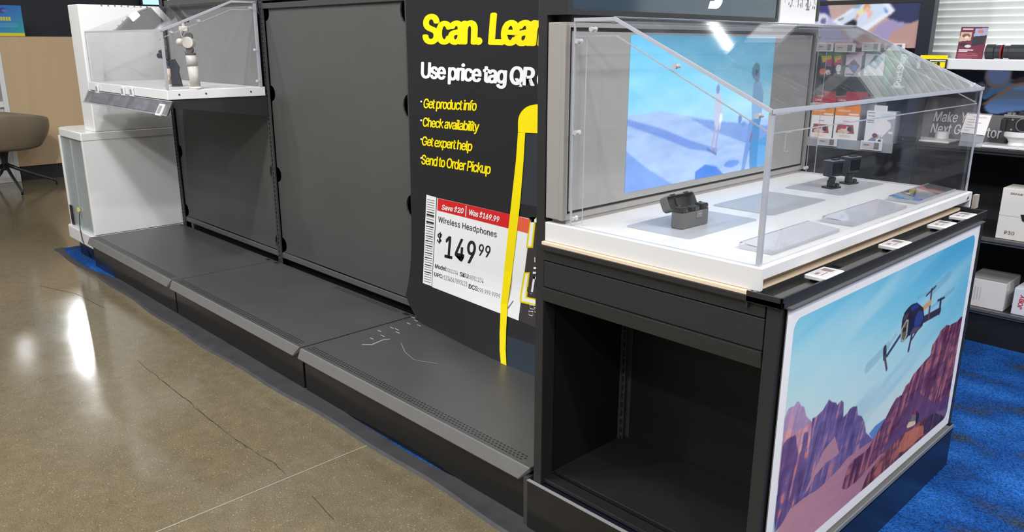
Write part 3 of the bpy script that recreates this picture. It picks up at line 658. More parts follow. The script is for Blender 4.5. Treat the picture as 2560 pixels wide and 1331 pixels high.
cv.poly(A5((1140, 870), (1210, 850), (1160, 905), (1110, 925)), (92, 78, 96)); cv.poly(A5((1100, 750), (1150, 770), (1135, 840), (1105, 830)), (34, 32, 44)); cv.poly(A5((1120, 700), (1172, 660), (1190, 690), (1130, 730)), (40, 60, 140)); cv.poly(A5((1070, 760), (1110, 740), (1090, 790), (1056, 810)), (82, 62, 76))
cv.poly(A5((1040, 975), (1042, 880), (1085, 797), (1104, 800), (1090, 930), (1064, 988)), (178, 168, 160)); cv.poly(A5((1047, 962), (1050, 885), (1084, 815), (1094, 815), (1080, 925), (1062, 968)), (92, 98, 62)); cv.poly(A5((1052, 905), (1060, 870), (1084, 860), (1080, 892)), (40, 44, 34))
cv.ell(A5((1132, 830))[0], .012, .02, (30, 34, 70), 1, .4)
cv.blur(1)
# white border with a round cornered window
mx_, my_, rr_ = .034/(PY1-PY0), .036/(PZ1-PZ0), .03; px_ = np.abs(cv.X-.5)*(PY1-PY0); pz_ = np.abs(cv.Y-.5)*(PZ1-PZ0); hx_, hz_ = (PY1-PY0)/2-.034, (PZ1-PZ0)/2-.034
dd = np.hypot(np.maximum(px_-(hx_-rr_), 0), np.maximum(pz_-(hz_-rr_), 0))+np.minimum(np.maximum(px_-(hx_-rr_), pz_-(hz_-rr_)), 0)-rr_
cv.put(np.clip(dd*700+.5, 0, 1), (238, 237, 238))
pos_ = thing('poster', 'framed desert canyon poster with a flying camera drone on the black cabinet side', 'poster', (XP, (PY0+PY1)/2, PZ0))
print_mesh('printed_picture', cv, (XP, PY0, PZ1), (0, PY1-PY0, 0), (0, 0, PZ0-PZ1), art_mat('poster_print', .45, spec=.3), pos_)
MB().box(-.757, XP-.0006, PY0, PY1, PZ0, PZ1).build('foam_board', mat('board_edge', (120, 118, 118), .6), pos_)

# ================================================================== WHITE DISPLAY TRAY
ty1 = 2.89
tray = thing('display_tray', 'white laminate display tray holding three grey mats on the black end cabinet', 'tray', (-1.14, 2.2, .92))
MB().prism([(Y0, .9195), (Y0, .972), (ty1, .972), (ty1, .9195), (ty1-.013, .9195), (ty1-.013, .944), (Y0+.013, .944), (Y0+.013, .9195)], 'yz', -1.463, -.817).build('tray_body', WHT, tray, bevel=.002)
s_ = MB(); s_.cyl((-.8175, 2.845, .957), (-.8155, 2.845, .957), .0085, n=20); s_.build('screw', CHR, tray)
MB().box(-.8150, -.8140, 2.838, 2.852, .9555, .9585).build('screw_slot', BLK2, tray)
# mats
m0 = thing('display_mat', '', 'mat', (-1.175, 1.805, .972), 'grey display mats')
def rrect(cx, cy, hx, hy, r, n=6):
    P = []
    for sx, sy, a0 in ((1, 1, 0), (-1, 1, 90), (-1, -1, 180), (1, -1, 270)):
        P += [(cx+sx*(hx-r)+r*math.cos(math.radians(a0+90*k/n)), cy+sy*(hy-r)+r*math.sin(math.radians(a0+90*k/n))) for k in range(n+1)]
    return P
MB().prism(rrect(-1.175, 1.808, .1, .166, .014), 'xy', .972, .9745).build('pad', MATG, m0)
m0['label'] = 'grey plastic mat under the open microphone case'
m1 = moved(m0, 0, .414, 0, 'empty grey plastic mat between the microphone case mat and the camera mat')
m2 = moved(m0, 0, .853, 0, 'grey plastic mat carrying the two action cameras')
# clear placards
def placard(cy, ly, label):
    t = thing('placard', label, 'placard', (-.903, cy, .972), 'clear acrylic placards on the tray')
    hx = .043; tl = .05
    b = MB(); b.prism([(-.945, .988), (-.860, .980), (-.860, .9725), (-.945, .9725)], 'xz', cy-ly, cy+ly, 0, rim=0).build('block', clear_mat('placard_clear', haze=.03, smudge=.03, f0=.05), t)
    e = MB(); e.box(-.8605, -.859, cy-ly, cy+ly, .9725, .9805); e.box(-.946, -.860, cy-ly-.001, cy-ly+.001, .9725, .983); e.box(-.9455, -.9442, cy-ly, cy+ly, .984, .9885)
    e.build('edge', EDGE, t)
    return t
pa = placard(1.828, .172, 'clear acrylic placard with a blank card in the near front corner of the tray')
pb = placard(2.262, .182, 'clear acrylic placard with a blank card, middle of the three on the tray')
pcx = placard(2.69, .165, 'clear acrylic placard with a blue and red card at the far end of the tray')
for t, cy, ly in ((pa, 1.828, .166), (pb, 2.262, .176)):
    MB().add([(-.943, cy-ly, .9872), (-.862, cy-ly, .9796), (-.862, cy+ly, .9796), (-.943, cy+ly, .9872)], [(0, 1, 2, 3)]).build('card', mat('pale_blue_card', (216, 219, 230), .3), t, recalc=False)
cv = Cv(60, 30); cv.a = grad(cv, [(0, (40, 150, 220)), (.25, (60, 70, 150)), (.45, (60, 62, 66)), (.6, (196, 176, 172)), (.75, (206, 120, 112)), (.82, (76, 74, 76)), (1, (70, 68, 70))], np.clip(cv.X+(fbm(30, 60, 3, 5)-.5)*.3, 0, 1))
cv.ell((.3, .25), .06, .04, (196, 186, 60)); cv.line((.85, .4), (.95, .4), .01, (190, 190, 190))
print_mesh('card', cv, (-.943, 2.53, .9872), (0, .320, 0), (.081, 0, -.0076), PRG, pcx)
# price tags in the trough
def price_tag(nm, label, group, loc, w_=.052, l_=.10, mirror=1):
    t = thing(nm, label, 'price tag', loc, group); x, y, z = loc
    MB().prism(rrect(x, y, w_/2, l_/2, .004, 3), 'xy', z, z+.009).build('case', WHT, t, bevel=.0015)
    MB().box(x-w_/2+.005, x+w_/2-.007, y-l_/2+.012, y+l_/2-.008, z+.009, z+.0094).build('display', ESL, t)
    s = MB(); s.box(x-.012, x-.004, y-.03, y-.012, z+.0094, z+.0097); s.box(x-.016, x+.01, y+.012, y+.034, z+.0094, z+.0097); s.box(x+.004, x+.007, y-.03, y+.004, z+.0094, z+.0097)
    s.build('print', mat('e_ink_text', (120, 112, 112), .5), t)
    MB().box(x-.02, x-.008, y-l_/2+.02, y-l_/2+.035, z-.010, z).build('clip', BLK2, t)
    return t
g_ = 'price tags in the black trough'
t0 = price_tag('price_tag', 'white electronic price tag in the trough, nearest the corner of the black cabinet', g_, (-.784, 1.770, .915))
for yy, lb in ((2.183, 'white electronic price tag in the trough, second from the near corner of the cabinet'), (2.532, 'white electronic price tag in the trough, third from the near corner of the cabinet'), (2.715, 'white electronic price tag in the trough, closest to the far end beside the chrome screw')):
    moved(t0, 0, yy-1.770, 0, lb)
# ---- microphone charging case
mc = thing('microphone_case', 'open dark grey charging case for wireless microphones on the near grey mat', 'case', (-1.165, 1.79, .9745))
P0 = onz((1672, 570), .9745); P1 = onz((1704, 576), .9745); P2 = onz((1773, 559), .9745)
ax = (P2-P1)/np.linalg.norm(P2-P1); ay = np.array([-ax[1], ax[0], 0]); 
if np.dot(ay, P0-P1) < 0: ay = -ay
Lc = np.linalg.norm(P2-P1); Wc = max(.040, min(.05, abs(np.dot(P0-P1, ay)))); zb = .9745
def cc(a, b, z): return P1+ax*a+ay*b+np.array([0, 0, z])
ctr = cc(Lc/2, Wc/2, 0); hL, hW = Lc/2, Wc/2
def rr3(hx, hy, r, z, grow=1.): return [ctr+ax*p[0]*grow+ay*p[1]*grow+np.array([0, 0, z]) for p in rrect(0, 0, hx, hy, r, 5)]
def shell(rows, close=True):
    b = MB(); n = len(rows[0]); vv = [q for r_ in rows for q in r_]
    ff = [[i*n+j, i*n+(j+1) % n, (i+1)*n+(j+1) % n, (i+1)*n+j] for i in range(len(rows)-1) for j in range(n)]
    if close: ff += [list(range(n)), list(range((len(rows)-1)*n, len(rows)*n))]
    return b.add(vv, ff)
hB = .042
shell([rr3(hL-.002, hW-.002, .010, 0), rr3(hL, hW, .012, .003), rr3(hL, hW, .012, hB), rr3(hL-.003, hW-.003, .010, hB), rr3(hL-.003, hW-.003, .010, .012)]).build('case_body', DGRY, mc, smooth=False)
MB().obox(cc(Lc*.60, -.0006, hB-.009), ax, ay, (0, 0, 1), .012, .0010, .009).build('latch', mat('latch_grey', (116, 116, 116), .45), mc, bevel=.0008)
MB().obox(cc(Lc*.60, -.0018, hB-.008), ax, ay, (0, 0, 1), .007, .0003, .0006).build('latch_mark', mat('mark_grey', (170, 170, 170), .4), mc)
MB().obox(cc(Lc/2, hW, hB-.006), ax, ay, (0, 0, 1), hL-.006, hW-.006, .006).build('inner_cradle', BPL, mc, bevel=.002)
# lid hinged at the back, tipped away
hz = hB+.001; hp = cc(0, Wc, hz)
tl = math.radians(60); up = ay*math.cos(tl)*.9+np.array([0, 0, math.sin(tl)]); up /= np.linalg.norm(up); nrm = np.cross(ax, up); 
if np.dot(nrm, ay) < 0: nrm = -nrm
lidh, lidd = Wc*1.05, .024
def lidp(a, u_, d): return hp+ax*(a)+up*u_+nrm*d
def rl(m_, d, r=.009): return [lidp(hL+p[0], lidh/2+p[1], d) for p in rrect(0, 0, hL-m_, lidh/2-m_, r, 4)]
shell([rl(.003, lidd, .007), rl(0, lidd-.004), rl(0, -.002), rl(.0028, -.002, .007), rl(.0028, lidd-.006, .006)]).build('case_lid', DGRY, mc)
lb_ = MB(); lb_.obox(lidp(hL, lidh/2, lidd-.007), ax, up, nrm, hL-.006, lidh/2-.005, .0015)
lb_.obox(lidp(hL*1.05, lidh*.5, lidd-.010), ax, up, nrm, .010, lidh/2-.008, .003)
lb_.build('lid_lining', BPL, mc, bevel=.001)
lh = MB(); [lh.obox(lidp(hL*q, lidh, -.001), ax, up, nrm, .009, .002, .003) for q in (.5, 1.45)]; lh.build('lid_catch', BPL, mc, bevel=.0008)
def transmitter(a0, label):
    o = thing('microphone_transmitter', label, 'microphone', tuple(cc(a0, hW, hB)), 'microphone transmitters in the case')
    MB().obox(cc(a0, hW-.002, hB+.004), ax, ay, (0, 0, 1), .013, .014, .011).build('body', mat('glossy_black_plastic', (38, 38, 40), .2), o, bevel=.004, seg=3)
    MB().obox(cc(a0, hW-.0165, hB+.006), ax, ay, (0, 0, 1), .010, .0008, .006).build('clip', BPL, o, bevel=.0006)
    MB().obox(cc(a0+.006, hW-.0175, hB+.005), ax, ay, (0, 0, 1), .0012, .0008, .0012).build('button', mat('button_grey', (150, 150, 150), .3), o)
    MB().obox(cc(a0+.004, hW+.004, hB+.016), ax, ay, (0, 0, 1), .002, .003, .001).build('contact', mat('brass', (214, 196, 140), .25, metal=1), o)
    return o
transmitter(.016, 'black wireless microphone transmitter in the left end of the open case'); transmitter(Lc-.016, 'black wireless microphone transmitter in the right end of the open case')
rc = thing('microphone_receiver', 'flat black microphone receiver standing in the middle of the open case', 'receiver', tuple(cc(Lc/2, hW, hB)))
MB().obox(cc(Lc*.53, hW-.003, hB+.003), ax, ay, (0, 0, 1), .0165, .012, .009).build('body', BPL, rc, bevel=.0025)
MB().obox(cc(Lc*.56, hW-.016, hB+.003), ax, ay, (0, 0, 1), .009, .0012, .007).build('front_plate', mat('charcoal_plastic', (56, 57, 60), .35), rc, bevel=.0008)
# ---- action cameras on flip mounts
def action_camera(px_base, px_top, label, s=1.0):
    b0 = onz(px_base, .9745); t = thing('action_camera', label, 'camera', tuple(b0), 'action cameras on the far mat')
    d = np.array([.22, .975, 0]); d /= np.linalg.norm(d); e = np.array([d[1], -d[0], 0]); Z = np.array([0, 0, 1.])
    MB().obox(b0+Z*.003, d, e, Z, .026*s, .020*s, .003).build('base_plate', BPL, t, bevel=.0015)
    q = MB(); q.obox(b0+Z*.016+d*-.004, d, e, Z, .009, .010, .011); q.obox(b0+Z*.030, d, e, Z, .013, .006, .006); q.build('mount_arm', BPL, t, bevel=.002)
    q = MB(); q.cyl(b0+Z*.013-e*.014, b0+Z*.013+e*.016, .0045); q.cyl(b0+Z*.013+e*.016, b0+Z*.013+e*.026, .007, n=8); q.cyl(b0+Z*.013-d*.02+e*.016, b0+Z*.013-d*.008+e*.016, .006, n=8); q.build('thumb_screw', BPL, t, bevel=.001)
    c = b0+Z*.066
    MB().obox(c, d, e, Z, .031*s, .0165*s, .026*s).build('body', mat('rubber_black', (40, 42, 47), .5), t, bevel=.004)
    MB().obox(c+e*.018*s, d, e, Z, .024*s, .0012, .019*s).build('screen', mat('dark_glass', (16, 18, 24), .1), t, bevel=.001)
    q = MB(); q.obox(c+Z*.0265*s, d, e, Z, .032*s, .018*s, .0012); q.build('top_rim', mat('camera_rim', (110, 114, 122), .35), t, bevel=.0006)
    MB().obox(c+Z*.0295*s+d*.006, d, e, Z, .014, .008, .002).build('shutter_button', BPL, t, bevel=.0008)
    q = MB(); q.cyl(c-e*.016+d*.013+Z*.008, c-e*.023+d*.013+Z*.008, .012*s, n=24); q.build('lens', mat('dark_glass', (16, 18, 24), .1), t, bevel=.001)
    return t
action_camera((2078, 470), None, 'black action camera on a flip mount, nearer one on the far mat'); action_camera((2122, 459), None, 'black action camera on a flip mount, standing behind the nearer camera')

# ================================================================== SCREEN AT THE BACK OF THE TRAY
mon = thing('display_screen', 'large grey framed screen standing on the white tray, showing a blue beach picture', 'screen', (-1.43, 2.2, .972))
XM = -1.400; my0, my1, mz0, mz1 = 1.533, 2.885, .984, 1.490
MB().box(-1.461, XM-.014, my0, my1, mz0, mz1).build('housing', GRYF, mon, bevel=.002)
f = MB()
fw = .017
f.box(XM-.014, XM, my0, my0+fw, mz0, mz1); f.box(XM-.014, XM, my1-fw, my1, mz0, mz1); f.box(XM-.014, XM, my0+fw, my1-fw, mz0, mz0+.014); f.box(XM-.014, XM, my0+fw, my1-fw, mz1-.012, mz1)
f.build('frame', GRYF, mon)
MB().box(XM-.0139, XM-.008, my0+fw, my1-fw, mz0+.014, mz1-.012).build('bezel_groove', BLK2, mon)
MB().box(XM-.008, XM-.003, my0+fw+.010, my1-fw-.016, mz0+.022, mz1-.022).build('glass', GLAS, mon)
MB().box(-1.455, XM-.006, my0+.02, my1-.02, .972, .984).build('foot', GRYF, mon)
cv = Cv(260, 145)
cv.a = grad(cv, [(0, (84, 184, 232)), (.25, (118, 204, 240)), (.5, (160, 220, 244)), (.62, (168, 216, 240)), (.63, (164, 196, 240)), (1, (140, 178, 236))], np.clip(cv.Y-.12*(cv.X-.5)*0, 0, 1))
c2 = fbm(145, 260, 7, 4, 4); cv.a += ((c2-.5)*46)[..., None]*np.array((1.3, .7, .3))
hz_l = [(0, .50), (.2, .49), (.5, .57), (.8, .64), (1, .66), (1, 1), (0, 1)]
cv.poly(hz_l, (160, 190, 238)); m_ = cv.mask(hz_l); cv.a += m_[..., None]*((fbm(145, 260, 30, 12, 4)-.5)*34)[..., None]
cv.poly([(0, .52), (.2, .60), (.42, .72), (.6, .80), (.6, .83), (.4, .77), (.2, .66), (0, .56)], (92, 128, 214), .7); cv.poly([(.4, .56), (.7, .62), (1, .68), (1, .84), (.8, .78), (.55, .66)], (78, 122, 206), .55)
cv.poly([(0, .72), (.12, .85), (.3, 1), (0, 1)], (84, 130, 222), .6); cv.poly([(.45, .94), (.52, .90), (.6, .93), (.66, 1), (.45, 1)], (38, 108, 214), .8); cv.ell((.72, .93), .06, .015, (70, 126, 220), .7)
# walking figure
fx = .575
cv.ell((fx, .37), .012, .020, (120, 130, 190)); cv.poly([(fx-.012, .40), (fx+.022, .40), (fx+.042, .52), (fx+.038, .66), (fx-.004, .66), (fx-.018, .52)], (190, 194, 222)); cv.line((fx, .64), (fx-.018, .80), .010, (172, 160, 190)); cv.line((fx+.022, .64), (fx+.012, .83), .010, (160, 150, 184)); cv.ell((fx+.035, .58), .012, .02, (235, 238, 240)); cv.line((fx-.05, .79), (fx+.02, .84), .006, (70, 90, 150))
cv.ell((.76, .60), .014, .02, (70, 110, 180), .8); cv.ell((.79, .64), .02, .01, (90, 130, 200), .7)
# man on the right
cv.ell((.858, .255), .032, .034, (78, 128, 158)); cv.ell((.872, .30), .022, .022, (116, 130, 170)); cv.ell((.866, .262), .012, .012, (40, 90, 120)); cv.poly([(.845, .34), (.90, .33), (.935, .42), (.935, .62), (.90, .70), (.86, .66), (.845, .50)], (122, 170, 216)); cv.poly([(.86, .62), (.93, .60), (.925, .78), (.93, 1), (.87, 1), (.85, .80)], (70, 132, 196)); cv.poly([(.835, .62), (.87, .62), (.86, .80), (.83, 1), (.80, 1)], (104, 146, 214)); cv.poly([(.89, .8), (1, .75), (1, 1), (.9, 1)], (40, 140, 214), .6); cv.line((.865, .72), (.855, .78), .012, (120, 96, 130))
hz = fbm(145, 260, 3, 3, 3)[..., None]; cv.a = cv.a*(1-.25*hz)+np.array((206, 232, 246))*.25*hz  # pale haze mixed into the colours for reflections washing the screen
cv.blur(1)
print_mesh('picture', cv, (XM-.0022, 1.797, 1.462), (0, .787, 0), (0, 0, -.437), art_mat('lit_picture', .15, emit=.55, base=.6), mon)
h_ = MB(); h_.box(XM-.0028, XM-.0020, 2.72, 2.7215, 1.06, 1.13); h_.box(XM-.0028, XM-.0020, 2.72, 2.76, 1.129, 1.1305); h_.box(XM-.0028, XM-.0020, 2.72, 2.745, 1.06, 1.0615); h_.build('outline_mark', mat('mark_white', (214, 214, 212), .4), mon)

# header above
hd = thing('header_sign', 'dark glossy header sign with white lettering above the grey framed screen', 'sign', (-1.43, 2.05, 1.508))
XH = -1.394
hb = MB(); hb.box(-1.466, XH-.004, Y0, 2.573, 1.508, 1.80); hb.build('box', BLK, hd)
f = MB(); f.box(XH-.004, XH, Y0, Y0+.016, 1.508, 1.80); f.box(XH-.004, XH, 2.573-.012, 2.573, 1.508, 1.80); f.box(XH-.004, XH, Y0+.016, 2.561, 1.508, 1.5215); f.box(XH-.004, XH, Y0+.016, 2.561, 1.787, 1.80); f.build('frame', BLK, hd)
MB().box(XH-.0038, XH-.002, Y0+.016, 2.561, 1.5215, 1.787).build('face', mat('header_face', (56, 70, 82), .08, spec=.9), hd)
q = MB(); YT = lambda y_, z_: (XH-.0012, y_, z_)
# tail of a letter y in heavy italics
yp = [onx(p, XH-.0012) for p in ((1769.5, 21.8), (1791, 22.5), (1797, 19.5), (1802, 14), (1806, 6), (1808.5, -8), (1813, -60), (1792, -60), (1791, -10), (1788, 0), (1784, 2.2), (1775, 2.6))]
q.add(yp, [list(range(len(yp)))])
q.build('lettering', TXTW, hd, recalc=False)
MB().box(-1.463, -1.41, Y0+.03, 2.53, 1.490, 1.508).build('mounting_gap', BLK2, hd)
# ---- white instruction card with pictograms
ic = thing('instruction_card', 'white card with rows of grey pictograms standing beside the dark header sign', 'card', (-1.40, 2.71, 1.5075))
MB().box(-1.402, -1.394, 2.584, 2.838, 1.5075, 1.72).build('card', WHT, ic)
MB().box(-1.44, -1.375, 2.545, 2.875, 1.497, 1.5075).build('base', mat('white_base', (244, 242, 240), .3), ic, bevel=.002)
g = MB(); X_ = -1.3935
for k in range(46):
    y_ = 2.600+.225*RNG.rand(); z_ = 1.556+.05*RNG.rand(); hh = .002+.010*RNG.rand(); g.box(X_, X_+.0004, y_, y_+.0012+.003*RNG.rand(), z_, z_+hh)
for y_ in (2.652, 2.696, 2.725, 2.762): g.box(X_, X_+.0004, y_, y_+.012, 1.585, 1.598); g.box(X_, X_+.0004, y_+.004, y_+.007, 1.560, 1.585)
g.box(X_, X_+.0004, 2.772, 2.776, 1.556, 1.60); g.box(X_, X_+.0004, 2.762, 2.786, 1.552, 1.557)
g.build('pictograms', mat('pictogram_grey', (116, 114, 116), .5), ic)
MB().box(-1.42, -1.392, 2.840, 2.862, 1.516, 1.80).build('post', BLK, ic, bevel=.003)

# ================================================================== CLEAR CASE OVER THE TRAY
case = thing('acrylic_case', 'large clear acrylic case with a sloping front over the white display tray', 'display case', (-1.1, 2.2, .972))
xa, xb, xr = -1.383, -.829, -1.255; zt_, zf = 1.491, 1.299; ya, yb_ = 1.545, 2.868; th = .0075
prof = [(xa, .9725), (xb, .9725), (xb, zf), (xr, zt_), (xa, zt_)]
for yy in (ya, yb_-th):
    MB().prism(prof, 'xz', yy, yy+th, 0, rim=1).build('side_panel', [CLR, EDGE], case)
MB().prism([(xb, .9725), (xb-th, .9725), (xb-th, zf-.004), (xb, zf)], 'xz', ya+th, yb_-th, 0).build('front_panel', [CLR, EDGE], case)
nx_, nz_ = (zt_-zf), (xb-xr); nl = math.hypot(nx_, nz_); nx_, nz_ = nx_/nl*th, nz_/nl*th
MB().prism([(xb, zf), (xb+.0, zf+.0086), (xr, zt_+.0086), (xr, zt_)], 'xz', ya-.001, yb_+.001, 0, rim=0).build('sloping_panel', [CLRS, EDGE], case)
MB().prism([(xr, zt_), (xr, zt_+.0086), (xa, zt_+.0086), (xa, zt_)], 'xz', ya-.001, yb_+.001, 0, rim=0).build('top_panel', [CLR, EDGE], case)
# polished edges of the lid and its flanges
e = MB()
for yy in (ya-.0025, yb_-.0045):
    e.prism([(xb, zf-.0005), (xb, zf+.0086), (xr, zt_+.0086), (xa, zt_+.0086), (xa, zt_), (xr, zt_)], 'xz', yy, yy+.006)
e.prism([(xb-.002, zf-.001), (xb+.004, zf+.001), (xb+.004, zf+.011), (xb-.002, zf+.010)], 'xz', ya-.0025, yb_+.0025)
e.box(xa-.001, xr, yb_+.0, yb_+.003, zt_, zt_+.009)
e.prism([(xr-.004, zt_+.0088), (xr+.003, zt_+.0088), (xr+.003, zt_+.0096), (xr-.004, zt_+.0096)], 'xz', ya, yb_)
e.build('lid_edge', EDGE, case)
fl_ = MB(); fh = .040
for yy, dy in ((ya+th, .0025), (yb_-th-.0025, .0025)):
    fl_.prism([(xb-.012, zf-fh), (xr-.001, zt_-.036), (xa+.01, zt_-.036), (xa+.01, zt_-.033), (xr, zt_-.033), (xb-.012, zf-fh+.0035)], 'xz', yy, yy+dy)
    fl_.box(xa+.034, xa+.0355, yy, yy+dy, .975, zt_-.036)
fl_.box(xb-.010, xb-.0075, ya+th, yb_-th, zf-.043, zf-.0405)
fl_.build('flange_edge', EDGE, case)
for bx_ in ((xb-.0095, xb+.0012, ya-.001, ya+.0085, .9725, zf), (xb-.004, xb+.0012, yb_-.005, yb_+.001, .9725, zf), (xa-.001, xa+.0035, ya-.001, ya+.003, .9725, zt_)):
    MB().box(*bx_).build('corner_edge', EDGE, case)
def screw(x, z, y=ya):
    s_ = MB(); dr = 1 if y < 2 else -1
    s_.cyl((x, y-.002*dr, z), (x, y+.001*dr, z), .0062, n=16); s_.cyl((x, y, z), (x, y+.016*dr, z), .0042, n=10); s_.cyl((x, y+.009*dr, z), (x, y+.018*dr, z), .0062, n=10)
    s_.build('screw', CHR, case, smooth=False)
for p in ((1478, 73), (1442, 103), (1437, 332), (1430, 547), (1685, 166), (1893, 290)):
    q_ = ony(p, ya); screw(q_[0], q_[2])
for p in ((2050, 91), (2035, 260), (2017, 419), (2435, 212)):
    q_ = ony(p, yb_); screw(q_[0], q_[2], yb_)

# ================================================================== SMALL DISPLAY ON THE FAR BAY
lt = thing('display_tray', 'small white display tray on the black shelf of the far bay, holding two gimbals', 'tray', (-4.8, 1.87, 1.155))
lx0, lx1, ly0, ly1 = -5.41, -4.180, 1.600, 2.135
b = MB(); b.box(lx0, lx1, ly0, ly1, 1.155, 1.204); b.build('tray_body', WHT, lt, bevel=.003)
b = MB()
for yy in (1.66, 1.80, 2.05): b.cyl((lx1, yy, 1.18), (lx1+.0015, yy, 1.18), .005, n=12)
b.build('screw', mat('dark_screw', (90, 90, 92), .3, metal=.6), lt)
fs = thing('wall_shelf', 'black bracketed steel shelf carrying the small white tray on the far bay', 'shelf', (-4.8, 1.87, 1.05))
MB().box(lx0, lx1-.02, 1.61, 2.15, 1.135, 1.1545).build('shelf_board', BLK, fs, bevel=.002)
for xx in (lx1-.012, lx0+.01): MB().prism([(1.625, 1.152), (2.15, 1.152), (2.15, 1.04), (1.63, 1.112)], 'yz', xx-.004, xx+.006).build('bracket', BLK, fs, bevel=.001)
rl_ = MB(); rl_.prism([(1.609, 1.150), (1.600, 1.150), (1.565, 1.085), (1.572, 1.082)], 'xz' if 0 else 'yz', lx0-.01, -4.125); rl_.build('label_rail', mat('rail_dark', (58, 60, 64), .2), fs)
r2 = MB(); r2.prism([(1.598, 1.151), (1.594, 1.151), (1.558, 1.084), (1.563, 1.082)], 'yz', lx0-.01, -4.12); r2.build('clear_strip', clear_mat('strip_clear', haze=.12, smudge=.2, f0=.1), fs)
r3 = MB(); r3.tube([(lx0-.01, 1.595, 1.151), (-4.12, 1.595, 1.151)], .0025, 6); r3.tube([(lx0-.01, 1.558, 1.084), (-4.12, 1.558, 1.084)], .003, 6)
r3.build('strip_edge', EDGE, fs)
s_ = MB()
for a_, b2 in ((-5.3, -5.02), (-4.95, -4.7), (-4.62, -4.4)): s_.prism([(1.5965, 1.143), (1.5955, 1.143), (1.5655, 1.092), (1.5665, 1.092)], 'yz', a_, b2)
s_.build('label_insert', mat('insert_grey', (96, 98, 102), .5), fs)
g_ = 'small tags clipped to the small white tray and its shelf'
def clip_tag(x, y, z, label, w_=.034, h_=.040, til=0.):
    t = thing('price_clip', label, 'price tag', (x, y, z), g_); n = np.array([0, -math.cos(til), math.sin(til)]); u_ = np.array([0, math.sin(til), math.cos(til)])
    c = np.array([x, y, z])+u_*h_/2
    MB().obox(c, (1, 0, 0), u_, n, w_/2+.008, h_/2+.004, .004).build('case', WHT, t, bevel=.001)
    MB().obox(c+n*.0045, (1, 0, 0), u_, n, w_/2-.004, h_/2-.006, .0006).build('display', mat('clip_grey', (150, 150, 152), .4), t)
    return t
for px__, py__, lb in ((244, 231, 'small grey tag clipped on the small white tray, nearest the white kiosk'), (308, 237, 'small grey tag clipped on the small white tray, middle of the row'), (330, 239, 'small grey tag clipped on the small white tray, nearest the open corner')):
    q_ = ony((px__, py__), 1.594); clip_tag(q_[0], 1.594, q_[2], lb)
clip_tag(-4.215, 1.556, 1.082, 'white tilted tag at the corner of the label rail below the small tray', .05, .055, .5)
# backboard
MB().box(lx0+.0, lx1-.02, 2.12, 2.132, 1.2045, 1.63).build('backboard', mat('backboard_grey', (122, 123, 122), .4), lt, bevel=.002)
# case
c2 = thing('acrylic_case', 'small clear acrylic case with a sloping top over the gimbals on the far bay', 'display case', (-4.8, 1.87, 1.205))
pf = [(1.606, 1.205), (1.606, 1.494), (1.985, 1.640), (2.118, 1.640), (2.118, 1.205)]
for x in (lx1-.012, -5.36): MB().prism(pf, 'yz', x, x+.007, 0, rim=1).build('side_panel', [CLR, EDGE], c2)
MB().box(-5.353, lx1-.012, 1.606, 1.613, 1.205, 1.49).build('front_panel', CLR, c2)
MB().prism([(1.606, 1.494), (1.985, 1.640), (1.985, 1.647), (1.606, 1.501)], 'yz', -5.36, lx1-.004).build('sloping_panel', CLRS, c2)
MB().box(-5.36, lx1-.004, 1.985, 2.118, 1.640, 1.647).build('top_panel', CLR, c2)
e = MB(); x = lx1-.006
e.prism([(1.602, 1.488), (1.602, 1.500), (1.983, 1.650), (2.118, 1.650), (2.118, 1.640), (1.985, 1.640), (1.612, 1.490)], 'yz', x, x+.007)
e.box(x-.010, x+.007, 1.602, 1.612, 1.205, 1.492); e.box(x-.002, x+.007, 2.104, 2.120, 1.205, 1.645); e.box(-5.36, x, 1.603, 1.607, 1.490, 1.500)
e.box(-5.362, -5.356, 1.603, 1.607, 1.205, 1.49); e.prism([(1.62, 1.462), (1.985, 1.604), (2.11, 1.604), (2.11, 1.6075), (1.985, 1.6075), (1.62, 1.466)], 'yz', x-.004, x-.002)
e.build('polished_edge', EDGE, c2)
s_ = MB()
for yy, zz in ((1.655, 1.487), (1.80, 1.545), (2.09, 1.615), (2.10, 1.40), (2.10, 1.235)): s_.cyl((lx1-.022, yy, zz), (lx1+.003, yy, zz), .007, n=10)
s_.build('screw', CHR, c2)
# gimbals: built on the tray top, shapes given in their own frame (right, up) in metres
def unit_tree(b0, R=(.66, .75, 0)):
    R = np.array(R); R = R/np.linalg.norm(R); D = np.array([R[1], -R[0], 0]); Z = np.array([0, 0, 1.])
    return lambda a, h, d=0.: np.array(b0)+R*a+Z*h+D*d
b0 = onz((490, 222), 1.2045); G = unit_tree(b0); IV = mat('ivory_plastic', (206, 200, 192), .45); JB = mat('joint_grey', (96, 94, 92), .4)
gm = thing('gimbal', 'pale grey handheld gimbal stabiliser standing upright behind the small clear case side', 'gimbal', tuple(b0))
b = MB(); b.lathe([(.036, 0), (.036, .006), (.029, .012)], tuple(b0)); b.cyl(G(0, .01), G(-.006, .115), .0255, .0265, n=20); b.build('handle', IV, gm, smooth=True)
MB().cyl(G(-.006, .115), G(-.010, .17), .0275, .026, n=20).build('grip_head', IV, gm, smooth=True)
MB().cyl(G(-.010, .17), G(-.010, .182), .027, n=20).build('joint_ring', JB, gm)
b = MB(); b.tube([G(-.02, .182), G(-.034, .215), G(-.045, .245)], [.016, .013, .015]); b.cyl(G(-.052, .235, -.02), G(-.052, .235, .02), .018, n=18); b.tube([G(-.045, .245), G(-.043, .29), G(-.02, .305)], [.014, .013, .012]); b.build('arm', IV, gm, smooth=True)
b = MB(); b.cyl(G(-.012, .232, -.024), G(-.012, .232, .026), .029, n=22); b.build('roll_motor', IV, gm, bevel=.004)
